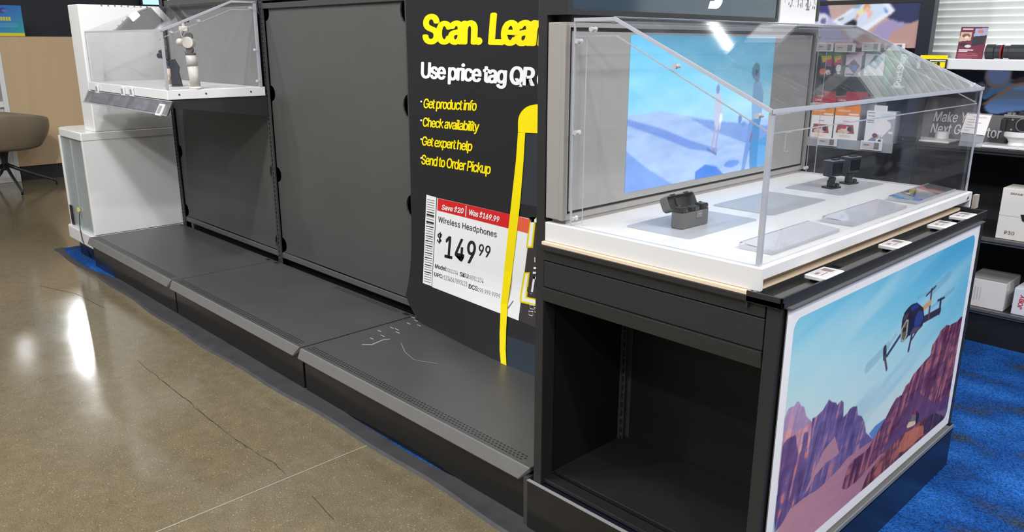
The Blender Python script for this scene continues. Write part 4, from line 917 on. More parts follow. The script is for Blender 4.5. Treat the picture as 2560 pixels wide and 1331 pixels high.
b = MB(); b.cyl(G(-.01, .196, -.014), G(-.01, .196, .016), .017, n=16); b.cyl(G(-.01, .262, -.01), G(-.01, .262, .012), .02, n=16); b.build('motor_cap', JB, gm, bevel=.002)
b = MB(); b.obox(G(-.03, .30), G(1, 0)-G(0, 0), (0, 0, 1), G(0, 0, 1)-G(0, 0), .022, .012, .012); b.tube([G(-.03, .305), G(-.028, .335)], .010); b.build('phone_clamp', IV, gm, bevel=.003)
b = MB(); b.obox(G(-.028, .338), G(1, 0)-G(0, 0), (0, 0, 1), G(0, 0, 1)-G(0, 0), .024, .006, .014); b.cyl(G(-.05, .338), G(-.055, .338), .01); b.build('clamp_pad', mat('pad_dark', (60, 60, 62), .5), gm, bevel=.002)
b0 = onz((411, 216), 1.2045); b0 = np.array([min(b0[0], -4.36), b0[1]+.03, 1.2045]); G = unit_tree(b0)
g2 = thing('gimbal', 'black folding gimbal stabiliser on a beige handle near the front pane of the small case', 'gimbal', tuple(b0))
BG = mat('beige_grip', (196, 182, 168), .5); NB = mat('navy_black', (34, 38, 52), .35)
b = MB(); b.lathe([(.028, 0), (.028, .006), (.021, .010)], tuple(b0)); b.cyl(G(0, .01), G(0, .095), .0195, .022, n=18); b.build('handle', BG, g2, smooth=True)
b = MB(); b.cyl(G(0.002, .045, .018), G(.002, .045, .027), .014, n=18); b.build('thumb_pad', mat('pad_tan', (188, 164, 146), .5), g2)
MB().cyl(G(0, .095), G(0.006, .108), .021, n=18).build('collar', JB, g2)
b = MB(); b.tube([G(.006, .105), G(.024, .108), G(.018, .116), G(-.024, .156)], [.010, .010, .0075, .009]); b.build('lower_arm', NB, g2, smooth=True)
b = MB(); b.cyl(G(-.033, .163, -.018), G(-.033, .163, .018), .015, n=20); b.cyl(G(-.026, .182, -.013), G(-.026, .182, .013), .012, n=18); b.build('tilt_motor', NB, g2, bevel=.003)
b = MB(); b.tube([G(-.026, .184), G(-.014, .202), G(-.004, .216)], [.006, .006, .006]); b.cyl(G(-.006, .208, -.012), G(-.006, .208, .012), .012, n=16); b.build('upper_arm', mat('arm_grey', (104, 104, 106), .4), g2, smooth=True)
b = MB(); b.obox(G(-.002, .234), G(1, 0)-G(0, 0), (0, 0, 1), G(0, 0, 1)-G(0, 0), .005, .012, .008); b.tube([G(-.026, .248), G(-.006, .248), G(.002, .242)], .0028); b.build('phone_clamp', JB, g2)
b0 = onz((446, 216), 1.2045); G = unit_tree(b0)
pk = thing('phone_stand', 'dark angular phone stand between the two gimbals in the small case', 'stand', tuple(b0))
b = MB(); pts = [(-.03, 0), (.022, 0), (.010, .075), (.016, .10), (-.006, .145), (-.03, .14)]; n = len(pts)
b.add([G(p[0], p[1]+.0005, -.012) for p in pts]+[G(p[0], p[1]+.0005, .012) for p in pts], [list(range(n)), list(range(2*n-1, n-1, -1))]+[[i, (i+1) % n, n+(i+1) % n, n+i] for i in range(n)])
b.build('body', mat('slate_black', (44, 48, 54), .4), pk, bevel=.002)
MB().cyl(G(-.01, 0), G(-.01, .004), .026, n=24).build('foot', mat('dark_screw', (90, 90, 92), .3), pk)

# ================================================================== WHITE KIOSK
ks = thing('kiosk', 'white glossy kiosk counter with a glass fronted cupboard at the far end of the run', 'kiosk', (-5.88, 1.9, 0))
kx0, kx1, ky0 = -6.155, -5.612, 1.575
b = MB()
b.box(kx1-.03, kx1, ky0, 2.195, .202, .822)         # side wall towards the run
b.build('side_panel', WHG, ks, bevel=.003)
b = MB(); b.box(kx0+.02, kx0+.045, ky0, 2.195, .2, .822); b.build('left_side_panel', WHG, ks, bevel=.003)
MB().box(kx0+.045, kx1-.03, 2.15, 2.19, .2, .822).build('back_panel', mat('pale_mint', (212, 222, 216), .4), ks)
MB().box(kx0+.045, kx1-.03, ky0+.02, 2.15, .19, .205).build('cupboard_floor', mat('pale_mint', (212, 222, 216), .4), ks)
MB().box(-5.95, kx1-.03, ky0+.06, 2.15, .558, .572).build('glass_shelf', mat('white_shelf', (236, 240, 238), .3), ks)
MB().box(kx0+.05, kx1-.032, ky0+.006, ky0+.012, .205, .815).build('glass_door', clear_mat('cupboard_glass', tint=(.93, .97, .96), haze=.2, smudge=.04, f0=.06), ks)
MB().box(-5.885, -5.880, ky0+.003, ky0+.013, .205, .815).build('door_gap', mat('mint_edge', (170, 186, 180), .3), ks)
MB().box(kx0+.05, kx0+.095, ky0-.001, ky0+.006, .205, .34).build('lock_plate', BLK2, ks)
def rounded_slab(nm, x0, x1, y0, y1, z0, z1, r, m_, parent, bev=.006):
    P = [(x1, y0), (x1, y1), (x0, y1)]+[(x0+r-r*math.cos(t), y0+r-r*math.sin(t)) for t in np.linspace(0, math.pi/2, 8)]
    return MB().prism(P, 'xy', z0, z1).build(nm, m_, parent, bevel=bev)
rounded_slab('counter_top', kx0-.012, kx1+.002, ky0-.004, 2.2, .822, .876, .10, WHG, ks)
rounded_slab('base_box', kx0-.012, kx1+.001, ky0-.022, 2.2, .108, .198, .05, WHG, ks)
MB().box(-6.03, kx1-.005, ky0+.01, 2.19, 0.004, .108).build('plinth', mat('plinth_black', (24, 27, 36), .28), ks)
MB().box(kx1-.205, kx1, 1.66, 2.195, .876, 1.665).build('tall_panel', WHG, ks, bevel=.006)
b = MB()
for k in range(8): b.cyl((kx1-.01-.0*k, 1.80+.04*k, 1.660), (kx1+.0008, 1.80+.04*k, 1.660), .006, n=10)
b.build('peg_hole', mat('hole_grey', (140, 140, 140), .5), ks)
MB().tube([(-5.86, 1.572, .33), (-5.85, 1.56, .30), (-5.83, 1.548, .22), (-5.815, 1.548, .14), (-5.79, 1.56, .09), (-5.80, 1.58, .02)], .003, 6).build('cable', BLK2, ks, smooth=True)
MB().box(-5.905, -5.875, 1.566, 1.574, .325, .35).build('cable_tag', mat('tag_yellow', (236, 214, 110), .5), ks)
sh = thing('sign_holder', 'tiny clear sign holder on the white kiosk counter', 'sign holder', (-5.98, 1.86, .876))
MB().box(-6.02, -5.94, 1.858, 1.862, .877, .965).build('pane', clear_mat('holder_clear', haze=.25, smudge=.1, f0=.08), sh)
MB().box(-6.02, -5.94, 1.83, 1.89, .8762, .879).build('foot', EDGE, sh)
f = MB(); f.box(-6.024, -6.018, 1.856, 1.864, .877, .967); f.box(-5.942, -5.936, 1.856, 1.864, .877, .967); f.box(-6.024, -5.936, 1.856, 1.864, .963, .969); f.build('frame', WHG, sh)

# ================================================================== DESK AREA FAR LEFT
dk = thing('desk_panel', 'oak veneered desk front with a recessed black base behind the taupe chair', 'desk', (-9.8, 2.7, 0))
MB().box(-9.80, -9.72, 2.085, 3.4, .156, 1.49).build('oak_panel', OAK, dk)
MB().box(-10.1, -9.80, 2.09, 3.4, .0, 1.485).build('carcass', BLK2, dk)
MB().box(-9.83, -9.76, 2.10, 3.4, .0, .156).build('plinth', BLK2, dk)
wf = thing('counter_unit', 'white framed counter unit with an open niche beside the oak desk front', 'counter', (-9.72, 1.7, 0))
f = MB(); f.box(-10.0, -9.712, 2.035, 2.083, 0, 1.49); f.box(-10.0, -9.712, .9, 2.035, .78, .84); f.box(-10.0, -9.712, .9, 2.035, 1.44, 1.49); f.box(-9.76, -9.714, .9, 2.035, .0, .36)
f.build('frame', WHG, wf, bevel=.004)
MB().box(-10.0, -9.97, .9, 2.04, .84, 1.44).build('niche_back', mat('niche_tan', (196, 168, 138), .5), wf)
MB().box(-9.9, -9.76, .9, 2.035, .36, .78).build('inner_panel', mat('niche_white', (214, 214, 216), .5), wf)
lp_ = thing('laptop', 'dark grey laptop standing in the niche of the white counter unit', 'laptop', (-9.8, 1.9, .841))
MB().prism([(-9.94, .845), (-9.935, .845), (-9.90, 1.10), (-9.905, 1.10)], 'xz', 1.66, 2.0).build('lid', mat('laptop_grey', (104, 106, 112), .4), lp_)
MB().box(-9.94, -9.74, 1.66, 2.0, .841, .856).build('base', mat('laptop_dark', (60, 62, 66), .4), lp_)
bw = MB(); bw.box(-10.45, -10.35, .6, 3.55, 0, 1.97)
bw.build('partition', mat('partition_black', (22, 25, 32), .55), label='black partition wall rising behind the oak desk front', cat='partition')
cv = Cv(70, 80); cv.a = grad(cv, [(0, (40, 100, 190)), (.5, (44, 120, 196)), (1, (40, 170, 170))], np.clip(cv.Y*.6+cv.X*.5, 0, 1))
cv.ell((.42, .17), .2, .1, (30, 56, 120), .8); cv.ell((.55, .18), .08, .05, (90, 120, 190)); cv.ell((.3, .2), .07, .05, (60, 80, 150))
for x in np.linspace(.05, .62, 9): cv.poly([(x, .38), (x+.05, .38), (x+.05, .50), (x, .50)], (226, 208, 70))
for y in (.58, .63, .68): cv.poly([(.05, y), (.85, y), (.85, y+.015), (.05, y+.015)], (120, 180, 220), .7)
cv.poly([(.15, .89), (1, .89), (1, 1), (.15, 1)], (236, 214, 40)); cv.blur(1)
po = print_mesh('poster', cv, (-9.71, 1.995, 1.795), (0, .335, 0), (0, 0, -.303), PRT, None, label='small blue and yellow poster standing on the white counter unit', cat='poster')
so = po.modifiers.new('thickness', 'SOLIDIFY'); so.thickness = .004; so.offset = -1
# chair
cx, cy = -9.24, 1.86
ch = thing('tub_chair', 'taupe shell chair on a black four-leg star base in front of the oak desk', 'chair', (cx, cy, 0))
rows = []
N = 40; back = math.radians(-60)
for j in range(15):
    t = j/14
    row = []
    for i in range(N):
        a = 2*math.pi*i/N; bk = .5+.5*math.cos(a-back)
        rim = .66+.17*bk**.8
        if t < .35: r = .07+.26*math.sin(t/.35*math.pi/2); z = .415+.035*(t/.35)**2
        else: q = (t-.35)/.65; r = .33+.085*math.sin(q*math.pi*.62); z = .45+(rim-.45)*q
        row.append((cx+r*1.02*math.cos(a), cy+r*1.02*math.sin(a), z))
    rows.append(row)
b = MB(); vv = [q for r_ in rows for q in r_]
b.add(vv, [[i*N+j, i*N+(j+1) % N, (i+1)*N+(j+1) % N, (i+1)*N+j] for i in range(14) for j in range(N)]+[list(range(N))[::-1]])
so = b.build('shell', TAUPE, ch, smooth=True); md = so.modifiers.new('thickness', 'SOLIDIFY'); md.thickness = .016; md.offset = 1
MB().lathe([(.10, .432), (.29, .452), (.30, .475), (.25, .485), (.02, .482)], (cx, cy, 0)).build('seat_pad', mat('seat_pad', (118, 107, 90), .7), ch, smooth=True)
MB().lathe([(.085, .41), (.045, .37), (.03, .30), (.026, .22), (.03, .20)], (cx, cy, 0), 16).build('column', BPL, ch, smooth=True)
for k in range(4):
    a = math.radians(88+90*k+4); tx, ty_ = cx+.44*math.cos(a), cy+.44*math.sin(a)
    MB().tube([(cx+.02*math.cos(a), cy+.02*math.sin(a), .25), (cx+.20*math.cos(a), cy+.2*math.sin(a), .15), (tx, ty_, .045), (tx, ty_, .004)], [.019, .016, .012, .012], 8).build('leg', BPL, ch, smooth=True)
# distant bright screen and dark column beyond the kiosk
ws = thing('wall_screen', 'bright pale blue screen glowing high up beyond the small clear case', 'screen', tuple(onx((412, 8), -12.5)))
q0 = onx((357, 11), -12.5); q1 = onx((470, 4), -12.5)
MB().box(-12.55, -12.5, q0[1], q1[1], q0[2]-.0, q0[2]+.75).build('panel', mat('screen_glow', (150, 190, 240), .3, emit=1.6), ws)
f = MB(); f.box(-12.56, -12.49, q0[1]-.03, q0[1], q0[2]-.03, q0[2]+.78); f.box(-12.56, -12.49, q1[1], q1[1]+.03, q0[2]-.03, q0[2]+.78); f.box(-12.56, -12.49, q0[1], q1[1], q0[2]-.03, q0[2]); f.box(-12.56, -12.49, q0[1], q1[1], q0[2]+.75, q0[2]+.78); f.build('frame', BLK2, ws)
q0 = onx((300, 8), -12.6); q1 = onx((356, 8), -12.6)
MB().box(-12.9, -12.6, q0[1], q1[1]+.9, 0, 3.6).build('column', BLK2, label='black column standing beside the bright screen', cat='column')

# ================================================================== CAMERA WALL SHELVING, RIGHT BACKGROUND
Y = 4.25
rf = thing('wall_shelving', 'tall black shop shelving with camera goods behind the clear case', 'shelving', (-1.2, 4.5, 0))
LIPR = mat('shelf_lip_grey', (88, 88, 90), .35)
MB().box(-2.9, .8, 4.72, 4.76, 0, 2.3).build('back_panel', mat('back_charcoal', (27, 29, 34), .6), rf)
MB().box(-2.9, .8, Y+.015, Y+.03, 0, .15).build('kick_plate', BLK2, rf)
MB().box(-1.556, -1.492, Y-.005, Y+.05, 0, 2.3).build('divider', mat('divider_black', (30, 34, 44), .35), rf)
for z0, z1, xa_, xb2, nm, m_, lm in ((.155, .184, -2.9, .8, 'shelf', BLK, LIPR), (.51, .54, -2.9, .8, 'shelf', BLK, LIPR), (.935, .965, -1.49, .8, 'shelf', BLK, BLK)):
    MB().box(xa_, xb2, Y+.012, 4.72, z1-.012, z1).build(nm, m_, rf)
    p = MB(); p.prism([(Y+.012, z1), (Y-.006, z1-.002), (Y-.006, z0+.014), (Y+.004, z0+.010), (Y+.004, z0), (Y+.012, z0)], 'yz', xa_, xb2); p.build('shelf_lip', lm, rf)
MB().box(-1.528, .8, Y-.03, 4.70, 1.323, 1.371).build('white_shelf', WHT, rf, bevel=.003)
b = MB(); pts = []; z = 1.372
while z < 2.2: pts += [(4.672, z), (4.655, z+.026), (4.672, z+.0345)]; z += .035
pts += [(4.69, z), (4.69, 1.372)]
b.prism(pts, 'yz', -1.66, .8); b.build('slat_panel', mat('slat_white', (234, 238, 236), .45), rf)
# left section graphics
cv = Cv(170, 70, (150, 128, 132)); QL = lambda p: ((ony(p, Y)[0]+2.5)/(.944), (1.86-ony(p, Y)[2])/.44)
def R1(*P): return [QL((1950+x/7.11, y/7.11)) for x, y in P]
cv.a = grad(cv, [(0, (176, 160, 156)), (1, (196, 158, 150))]) + ((fbm(70, 170, 3, 6)-.5)*30)[..., None]
cv.poly(R1((500, -300), (800, -200), (880, 200), (940, 420), (650, 400), (400, 200)), (66, 66, 120)); cv.poly(R1((-100, 240), (640, 215), (800, 230), (920, 320), (990, 440), (1260, 730), (400, 760), (-100, 760)), (186, 182, 222)); cv.ell(R1((760, 360))[0], .03, .03, (214, 214, 226)); cv.ell(R1((775, 370))[0], .016, .016, (110, 110, 140))
cv.poly(R1((1880, 0), (2600, -200), (2600, 330), (2300, 410), (2100, 380), (1900, 320), (2040, 180)), (52, 56, 92)); cv.poly(R1((1780, 420), (1960, 330), (2100, 380), (2300, 410), (2000, 560), (1900, 720), (1700, 640), (1640, 560)), (160, 146, 182))
cv.poly(R1((1900, 700), (2000, 560), (2300, 410), (2500, 340), (2460, 860), (2300, 830), (1950, 760)), (182, 144, 138)); cv.poly(R1((1890, -30), (2500, -60), (2500, 10), (1900, 30)), (170, 70, 76))
cv.poly(R1((930, 370), (1330, 120), (1490, 10), (1880, -5), (1950, 60), (2042, 180), (1550, 540), (1270, 720), (1230, 640), (1180, 560), (1000, 430)), (226, 230, 238)); cv.poly(R1((1050, 350), (1400, 120), (1800, 40), (1930, 190), (1420, 500), (1120, 440)), (204, 216, 232))
cv.poly(R1((1280, 150), (1420, 70), (1480, 60), (1400, 140)), (130, 160, 190)); cv.poly(R1((1340, 230), (1420, 170), (1520, 130), (1520, 230), (1400, 260)), (232, 218, 170)); cv.ell(R1((1540, 130))[0], .018, .018, (214, 150, 100)); cv.ell(R1((1545, 160))[0], .010, .012, (232, 184, 160)); cv.poly(R1((1540, 200), (1640, 180), (1640, 260), (1560, 330)), (232, 180, 170)); cv.poly(R1((1380, 300), (1520, 230), (1560, 320), (1420, 440), (1370, 450)), (206, 214, 236)); cv.poly(R1((1120, 440), (1310, 330), (1380, 390), (1340, 460)), (44, 42, 48)); cv.poly(R1((1330, 330), (1380, 220), (1400, 280), (1360, 350)), (222, 158, 118)); cv.poly(R1((1030, 350), (1170, 290), (1060, 365)), (70, 76, 80)); cv.poly(R1((1840, 120), (1915, 215), (1880, 222)), (50, 110, 200)); cv.poly(R1((1320, 690), (1450, 760), (1400, 780), (1280, 740)), (120, 100, 104))
cv.blur(1)
lg = thing('graphic_panel', 'large printed panel of fingers holding an instant photo above the hanging film packs', 'poster', (-2.03, Y, 1.42))
print_mesh('printed_picture', cv, (-2.5, Y-.001, 1.86), (.944, 0, 0), (0, 0, -.44), PRG, lg)
MB().box(-2.5, -1.556, Y, Y+.02, 1.42, 1.86).build('board', BLK2, lg)
MB().box(-2.5, -1.556, Y-.004, Y+.002, 1.635, 1.655).build('top_bar', BLK2, lg)
def bpx(px, Yf, dep, m_, nm, parent=None, bevel=0, **kw):
    """a box whose front face spans the rectangle px = (x0, y0, x1, y1) on the plane y = Yf"""
    x0, y0, x1, y1 = px; xm, ym = (x0+x1)/2, (y0+y1)/2
    X0, X1 = ony((x0, ym), Yf)[0], ony((x1, ym), Yf)[0]; Z1, Z0 = ony((xm, y0), Yf)[2], ony((xm, y1), Yf)[2]
    MB_ = MB().box(X0, X1, Yf, Yf+dep, Z0, Z1); o = MB_.build(nm, m_, parent, bevel=bevel, **kw); return (X0, X1, Z0, Z1, o)
def ctr_px(px, Yf):
    x0, y0, x1, y1 = px; q = ony(((x0+x1)/2, y1), Yf); return tuple(q)
def wall_tag(px, Yf, label):
    t = thing('shelf_tag', label, 'price tag', ctr_px(px, Yf), 'electronic tags on the camera wall')
    X0, X1, Z0, Z1, _ = bpx(px, Yf, .008, WHT, 'case', t, bevel=.001); w_ = X1-X0; h_ = Z1-Z0
    MB().box(X0+w_*.06, X0+w_*.60, Yf-.0006, Yf, Z0+h_*.14, Z1-h_*.14).build('display', ESL, t)
    MB().box(X0+w_*.62, X0+w_*.86, Yf-.0006, Yf, Z0+h_*.14, Z1-h_*.14).build('code_area', mat('e_ink_dark', (120, 118, 124), .5), t)
    MB().box(X0+w_*.14, X0+w_*.40, Yf-.0012, Yf-.0006, Z0+h_*.5, Z0+h_*.62).build('print', mat('e_ink_text', (120, 112, 112), .5), t)
YP = 4.235
for px, lb in (((2041, 107, 2083, 129), 'shelf tag over the colourful film packs, beside the grey screen edge'), ((2087, 109, 2138, 131), 'shelf tag between the colourful packs and the pink white film pack'), ((2155, 106, 2201, 128), 'shelf tag above the film pack with the teal picture'), ((2211, 109, 2262, 126), 'shelf tag above the green camera pack'),
               ((2043, 345, 2092, 365), 'shelf tag in front of the two red and white paper boxes'), ((2151, 353, 2205, 376), 'shelf tag in front of the white mini printer box')):
    wall_tag(px, YP, lb)
def art_box(px, Yf, dep, cv, nm, cat, label, side, group=None, tab=None, tabm=None):
    t = thing(nm, label, cat, ctr_px(px, Yf), group)
    X0, X1, Z0, Z1, _ = bpx(px, Yf, dep, side, 'carton', t)
    print_mesh('front_print', cv, (X0, Yf-.0008, Z1), (X1-X0, 0, 0), (0, 0, Z0-Z1), PRG, t)
    if tab: bpx(tab, Yf, .003, tabm, 'hang_tab', t)
    return t, (X0, X1, Z0, Z1)
GT = mat('green_plastic', (30, 150, 80), .35); PKS = mat('pack_side', (170, 166, 170), .5)
def cpk(w_, h_):
    cv = Cv(w_, h_, (60, 70, 90)); n = fbm(h_, w_, 5, 4, 2)
    for k, c in enumerate(((232, 196, 60), (206, 70, 130), (60, 130, 190), (230, 120, 60), (240, 240, 236), (60, 60, 90))):
        cv.ell((.2+.6*RNG.rand(), .12+.75*RNG.rand()), .28*RNG.rand()+.12, .3*RNG.rand()+.1, c, .95, RNG.rand()*3)
    cv.poly([(.0, .05), (.9, .02), (.95, .22), (.2, .36)], (222, 190, 60)); cv.poly([(.4, .25), (1, .18), (1, .40), (.45, .42)], (204, 74, 128)); cv.ell((.78, .86), .18, .12, (240, 232, 236)); cv.ell((.78, .86), .1, .06, (214, 110, 130)); return cv
art_box((2051, 138, 2079, 190), 4.26, .05, cpk(28, 50), 'film_pack', 'film pack', 'colourful hanging film pack with a green header, closest to the grey screen', PKS, 'hanging film packs', (2044, 130, 2084, 141), GT)
art_box((2083, 138, 2103, 190), 4.26, .05, cpk(22, 50), 'film_pack', 'film pack', 'narrow colourful hanging film pack, second from the grey screen', PKS, 'hanging film packs', (2084, 132, 2105, 139), GT)
cv = Cv(40, 54, (206, 196, 208)); cv.poly([(.1, .5), (.5, .2), (.9, .5), (.6, .85)], (120, 110, 130)); cv.ell((.5, .38), .2, .15, (70, 60, 76)); cv.ell((.58, .6), .14, .2, (110, 140, 190)); cv.ell((.1, .52), .1, .08, (60, 66, 76)); cv.poly([(.05, .86), (.6, .86), (.6, .93), (.05, .93)], (140, 130, 150)); cv.poly([(0, 0), (1, 0), (1, .1), (0, .14)], (224, 180, 200))
art_box((2114, 137, 2153, 192), 4.26, .09, cv, 'film_pack', 'film pack', 'pinkish white hanging film pack in the middle of the row', PKS, 'hanging film packs', (2122, 129, 2160, 138), mat('pink_tab', (222, 180, 198), .4))
cv = Cv(46, 54, (222, 222, 222)); cv.poly([(.2, .5), (.5, .06), (.95, .2), (.62, .72)], (70, 140, 160)); cv.ell((.55, .3), .12, .12, (90, 60, 70)); cv.ell((.5, .46), .13, .12, (190, 180, 206)); cv.poly([(.05, .90), (.5, .90), (.5, .95), (.05, .95)], (120, 120, 124)); cv.poly([(0, .6), (.5, 1), (.45, 1), (0, .66)], (180, 180, 184))
art_box((2162, 135, 2210, 189), 4.26, .06, cv, 'film_pack', 'film pack', 'white hanging film pack with a tilted teal photo', PKS, 'hanging film packs', (2176, 129, 2204, 136), GT)
qs, (X0, X1, Z0, Z1) = art_box((2213, 136, 2266, 222), 4.26, .03, (lambda c: (c.poly([(.35, .30), (1, .30), (1, .78), (.2, .95)], (50, 54, 56)), c.poly([(.55, 0), (1, 0), (1, .3), (.6, .42)], (24, 140, 74)), c.ell((.7, .93), .3, .09, (200, 210, 206)), c.poly([(.6, .3), (.8, .3), (.8, .36), (.6, .36)], (240, 240, 240)), c)[-1])(Cv(34, 70, (38, 124, 76))),
        'camera_pack', 'single use camera', 'green single use camera pack with white sideways lettering', GT, None, (2222, 128, 2250, 137), GT)
MB().box(X1, X1+.12, 4.262, 4.29, Z0+.05, Z1-.01).build('second_pack', mat('green_dark', (26, 104, 66), .35), qs)
q = MB(); text(q, 'QuickSnap', ony((2249, 219), 4.2555), ony((2267, 136), 4.2555), ony((2233, 217), 4.2555), .03); q.build('lettering', TXTW, qs, recalc=False)
def canon():
    cv = Cv(56, 100, (234, 230, 228)); cv.poly([(0, 0), (1, 0), (1, .15), (0, .15)], (196, 30, 52)); cv.poly([(0, .17), (1, .17), (1, .44), (0, .44)], (228, 136, 60)); cv.poly([(.1, .30), (.6, .30), (.6, .35), (.1, .35)], (238, 180, 130)); cv.poly([(.55, .38), (.95, .38), (.95, .42), (.55, .42)], (244, 214, 190))
    cv.poly([(.15, .64), (.78, .64), (.85, .84), (.1, .84)], (150, 76, 74)); cv.ell((.5, .76), .2, .14, (226, 200, 190)); cv.ell((.4, .70), .12, .08, (190, 60, 80)); cv.ell((.65, .74), .1, .1, (70, 40, 44)); cv.ell((.3, .8), .12, .08, (220, 190, 160)); cv.poly([(.35, .55), (.6, .55), (.6, .57), (.35, .57)], (220, 140, 130)); cv.poly([(.25, .88), (.7, .88), (.7, .93), (.25, .93)], (236, 206, 190)); return cv
RT = mat('red_tab', (184, 28, 50), .4)
PKG = mat('carton_grey', (150, 152, 156), .5)
for px, tb, lb in (((2028, 241, 2084, 349), (2059, 229, 2089, 242), 'red, orange and white photo paper box beside the grey screen edge'), ((2087, 242, 2149, 351), (2116, 230, 2171, 243), 'red, orange and white photo paper box with a grey side, second of the pair')):
    t, (X0, X1, Z0, Z1) = art_box(px, 4.25, .10, canon(), 'photo_paper_box', 'box', lb, PKG, 'photo paper boxes', tb, RT)
    q = MB(); h_ = Z1-Z0; text(q, 'Canon', (X0+.012, 4.2485, Z1-h_*.105), (X0+.05, 4.2485, Z1-h_*.105), (X0+.012, 4.2485, Z1-h_*.06), .03); q.build('lettering', TXTW, t, recalc=False)
bpx((2154, 244, 2188, 350), 4.32, .12, PKG, 'carton', None, label='plain grey side of a paper carton stacked behind the photo paper boxes', cat='box')
cv = Cv(60, 70, (226, 226, 228)); cv.poly([(.62, .3), (1, .2), (1, 1), (.5, 1)], (170, 172, 176)); cv.poly([(.35, .40), (.6, .22), (.85, .35), (.88, .5), (.6, .82), (.4, .6)], (236, 228, 230)); cv.poly([(.05, 1), (.3, .82), (.5, .92), (.4, 1)], (130, 130, 160)); cv.ell((.42, .8), .09, .09, (190, 150, 140)); cv.ell((.36, .77), .09, .08, (110, 70, 66)); cv.poly([(.42, .88), (.66, .86), (.62, 1), (.42, 1)], (226, 236, 226)); cv.ell((.54, .93), .06, .06, (50, 70, 54))
for y in (.06, .16, .3, .36): cv.poly([(.05, y), (.28, y), (.28, y+.03), (.05, y+.03)], (140, 140, 144))
cv.poly([(.82, .62), (.95, .62), (.95, .68), (.82, .68)], (236, 236, 238)); cv.poly([(.5, .08), (.85, .06), (.85, .22), (.5, .22)], (206, 220, 228))
art_box((2164, 278, 2236, 358), 4.25, .06, cv, 'printer_box', 'box', 'white and grey mini photo printer box with a hang tab', PKS, None, (2186, 264, 2219, 279), mat('tab_white', (226, 226, 226), .4))
rl2 = thing('label_rail', 'clear grey label rail under the photo paper boxes on the camera wall', 'rail', tuple(ony((2130, 372), 4.245)))
bpx((2015, 350, 2232, 374), 4.245, .004, clear_mat('rail_clear', haze=.35, smudge=.1, f0=.08), 'clear_front', rl2); bpx((2015, 366, 2232, 371), 4.250, .45, BLK, 'shelf_board', rl2)
bg_ = MB(); c = ony((2238, 440), 4.4); bg_.lathe([(.10, 0), (.14, .03), (.15, .12), (.10, .2), (.03, .22)], (c[0], 4.45, .541), 14); bg_.build('camera_bag', mat('bag_black', (34, 34, 38), .7, bump=.4, bscale=200), label='rounded black camera bag on the shelf seen through the clear case', cat='bag', smooth=True)
# ---- right section
cv = Cv(150, 48, (30, 30, 44)); QR = lambda p: ((ony(p, 4.66)[0]+1.49)/.99, (1.317-ony(p, 4.66)[2])/.235)
def R2(*P): return [QR((2440+x/6.05, 180+y/6.05)) for x, y in P]
cv.poly(R2((20, 180), (90, 150), (220, 240), (300, 260), (420, 230), (500, 90), (600, 140), (900, 200), (900, 330), (300, 340), (150, 420), (60, 380)), (92, 146, 196)); cv.poly(R2((10, 190), (90, 150), (210, 235), (160, 340), (90, 380)), (108, 110, 128)); cv.ell(R2((340, 60))[0], .06, .09, (150, 136, 140)); cv.ell(R2((350, 50))[0], .05, .065, (132, 150, 206)); cv.poly(R2((500, 150), (700, 80), (900, 60), (900, 160), (620, 200)), (88, 72, 84))
cv.poly(R2((130, 520), (200, 440), (330, 340), (520, 260), (700, 200), (950, 200), (950, 560), (730, 580), (640, 590), (480, 600), (350, 630), (240, 632), (160, 590)), (128, 168, 232)); cv.poly(R2((330, 330), (520, 270), (950, 290), (950, 400), (260, 415)), (130, 150, 184)); cv.poly(R2((100, 480), (320, 330), (560, 190), (900, 130), (900, 165), (560, 235), (330, 370), (130, 500)), (176, 138, 116))
cv.blur(1)
rg = thing('graphic_panel', 'printed panel of blue sneakers glowing behind the silver camera', 'poster', (-.9, 4.66, 1.08))
print_mesh('printed_picture', cv, (-1.49, 4.66, 1.317), (.99, 0, 0), (0, 0, -.235), art_mat('backlit_print', .4, emit=.25, base=.7), rg)
MB().box(-1.66, .6, 4.662, 4.69, .97, 1.32).build('board', BLK2, rg)
gp = thing('graphic_panel', 'dark grey panel lettered Make Y and Next Gr in white behind the camera stands', 'sign', (-1.0, 4.48, .966))
gpt = lambda p: (lambda q0: (q0[0], 4.45+(q0[2]-.967)*.282, q0[2]))(ony(p, 4.48))
MB().add([(-1.575, 4.45, .967), (.6, 4.45, .967), (.6, 4.49, 1.08), gpt((2580, 292)), gpt((2452, 286)), gpt((2440, 262)), gpt((2436, 250)), gpt((2318, 241))], [range(8)]).build('panel', mat('slate_panel', (84, 80, 84), .45), gp, recalc=False)
q = MB(); gy = 4.60
def GL(s, a, b_, c, th_=.01): q = MB(); text(q, s, ony(a, 4.475), ony(b_, 4.475), ony(c, 4.475), th_, fn=lambda p: (p[0], 4.448+(p[2]-.967)*.282-.002, p[2])); q.build('lettering', mat('letter_pale', (222, 222, 226), .4), gp, recalc=False)
GL('Make Y', (2334, 303), (2416, 307), (2338, 279)); GL('Next Gr', (2329, 331), (2412, 336), (2333, 308)); GL('tor', (2468, 342), (2504, 346), (2471, 318), .02)

